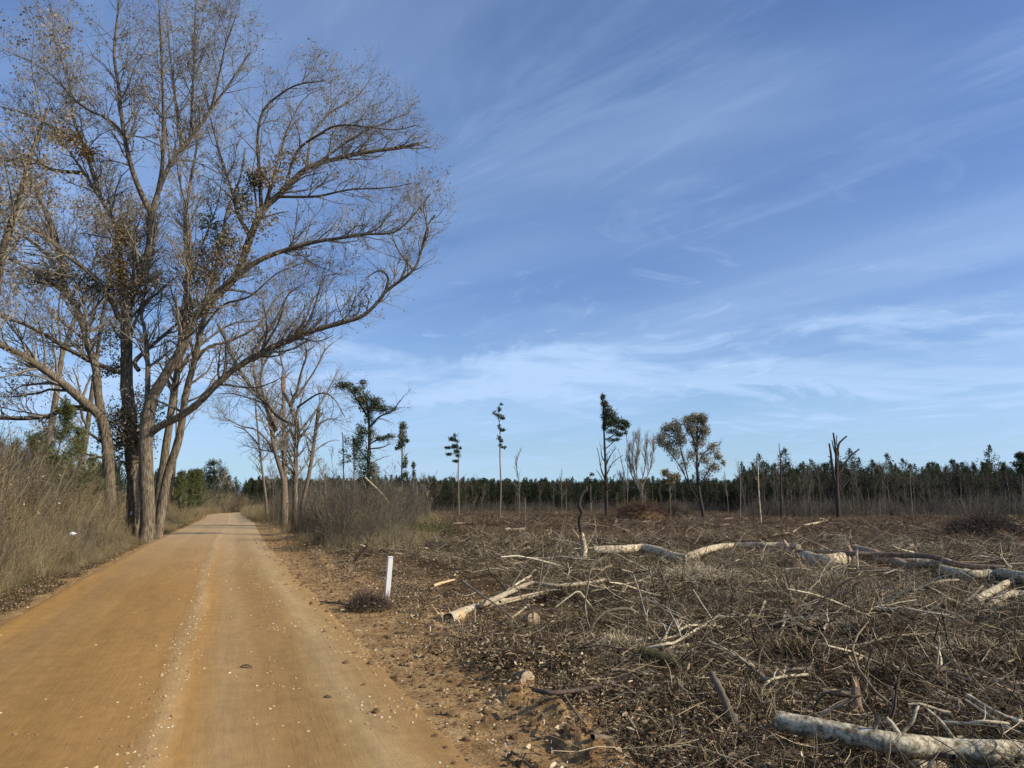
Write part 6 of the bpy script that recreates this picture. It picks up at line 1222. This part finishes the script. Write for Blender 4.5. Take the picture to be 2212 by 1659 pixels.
heap('brush_heap', 'dark mound of slash behind the mottled log', 1960, 1560, 330, 56, 709, 'twig', 1500, rad=.004, core_mat='dark_bark', ln=.3)
for k, (px, py, wd, hh, lab) in enumerate([(1560, 1330, 200, 34, 'wide twiggy slash mound behind the pale forked branches'), (1720, 1450, 230, 46, 'dark slash mound left of the splintered stump'), (2110, 1440, 220, 50, 'slash mound at the right edge above the descending branches'),
        (1330, 1420, 150, 34, 'low slash mound left of the mossy log'), (1880, 1385, 200, 36, 'slash mound behind the yellow slab'), (1590, 1530, 180, 40, 'slash mound round the rough end on log'), (1500, 1260, 170, 22, 'flat slash mound below the long bleached log'), (1230, 1300, 130, 20, 'slash mound under the long grey trunk'), (2050, 1340, 170, 30, 'slash mound in front of the white branches')]):
    heap('slash_mound', lab, px, py, wd, hh, 720 + k, 'branch' if k % 3 == 0 else 'twig', 900, rad=.0075, core_mat='dark_bark', ln=.38)
a = G(930, 1196); r = thing('upturned_stump', 'black round log end at the edge of the thicket', 'stump', a); b = P(926, 1184, a[1]); mb = MB(); mb.tubes(np.array([b + [-.2, -.1, 0], b, b + [.5, .6, 0]]), [.02, .24, .22], 12, lump=.25); mb.build('trunk', M['dark_bark'], r)
mb = MB(); mb.tubes(np.array([b + [.1, .12, 0], b + [.13, .10, .0]]), [.2, .2], 12); mb.build('bark_ring', M['brown_log'], r)

# ------------------------------------------------------------------ small things
def build_post():
    a = G(835, 1301); Y = a[1]; r = thing('marker_post', 'plain white marker post standing upright at the road edge', 'post', a)
    import bmesh
    def bar(name, h0, h1, w_, mt, bev=.008):
        bm = bmesh.new(); bmesh.ops.create_cube(bm, size=1)
        for v in bm.verts: v.co.x *= w_; v.co.y *= w_; v.co.z = h0 + (v.co.z + .5) * (h1 - h0)
        bmesh.ops.bevel(bm, geom=bm.edges[:], offset=bev, segments=2, affect='EDGES'); me = bpy.data.meshes.new(name); bm.to_mesh(me); bm.free(); me.materials.append(M[mt])
        o = bpy.data.objects.new(name, me); C.objects.link(o); o.parent = r; return o
    h = (P(841, 1203, Y) - a)[2]
    bar('shaft', -.3, h - .012, .098, 'post'); bar('cap', h - .010, h + .012, .106, 'post', .004); r.rotation_euler = (.02, math.radians(3.4), .35)
build_post()
a = G(157, 1160); r = thing('white_litter', 'crumpled scrap of white plastic caught in the left brush', 'litter', P(157, 1153, 16.0)); rng = np.random.RandomState(5)
import bmesh
bm = bmesh.new(); bmesh.ops.create_icosphere(bm, subdivisions=3, radius=.045)
for v in bm.verts: v.co *= 1 + .8 * (rng.rand() - .5); v.co.x *= 1.15; v.co.z *= .65
me = bpy.data.meshes.new('crumple'); bm.to_mesh(me); bm.free(); me.materials.append(M['plastic']); o = bpy.data.objects.new('crumple', me); C.objects.link(o); o.parent = r
for (x_, y_, sz, lab) in ((528, 1505, .16, 'curled dry brown leaf lying alone in the middle of the road'), (705, 1580, .09, 'small dark leaf scrap lower right on the road')):
    c = G(x_, y_); c[2] = float(surf(np.array([c[0]]), np.array([c[1]]))[0]); mb = MB(); n = 7; t = np.linspace(-1, 1, n); w_ = (1 - t ** 2) * .28 + .02
    V = []
    for k in range(n):
        for q in (-1, 0, 1): V.append([c[0] + t[k] * sz / 2, c[1] + q * w_[k] * sz * .7, c[2] + .006 + .035 * (1 - t[k] ** 2) * (sz / .16) - .012 * abs(q)])
    F = [[k * 3 + j, k * 3 + j + 1, k * 3 + j + 4, k * 3 + j + 3] for k in range(n - 1) for j in range(2)]
    mb.add(np.array(V), np.array(F), .4); o = mb.build('fallen_leaf', M['dark_branch'], origin=c); tag(o, lab, 'leaf')
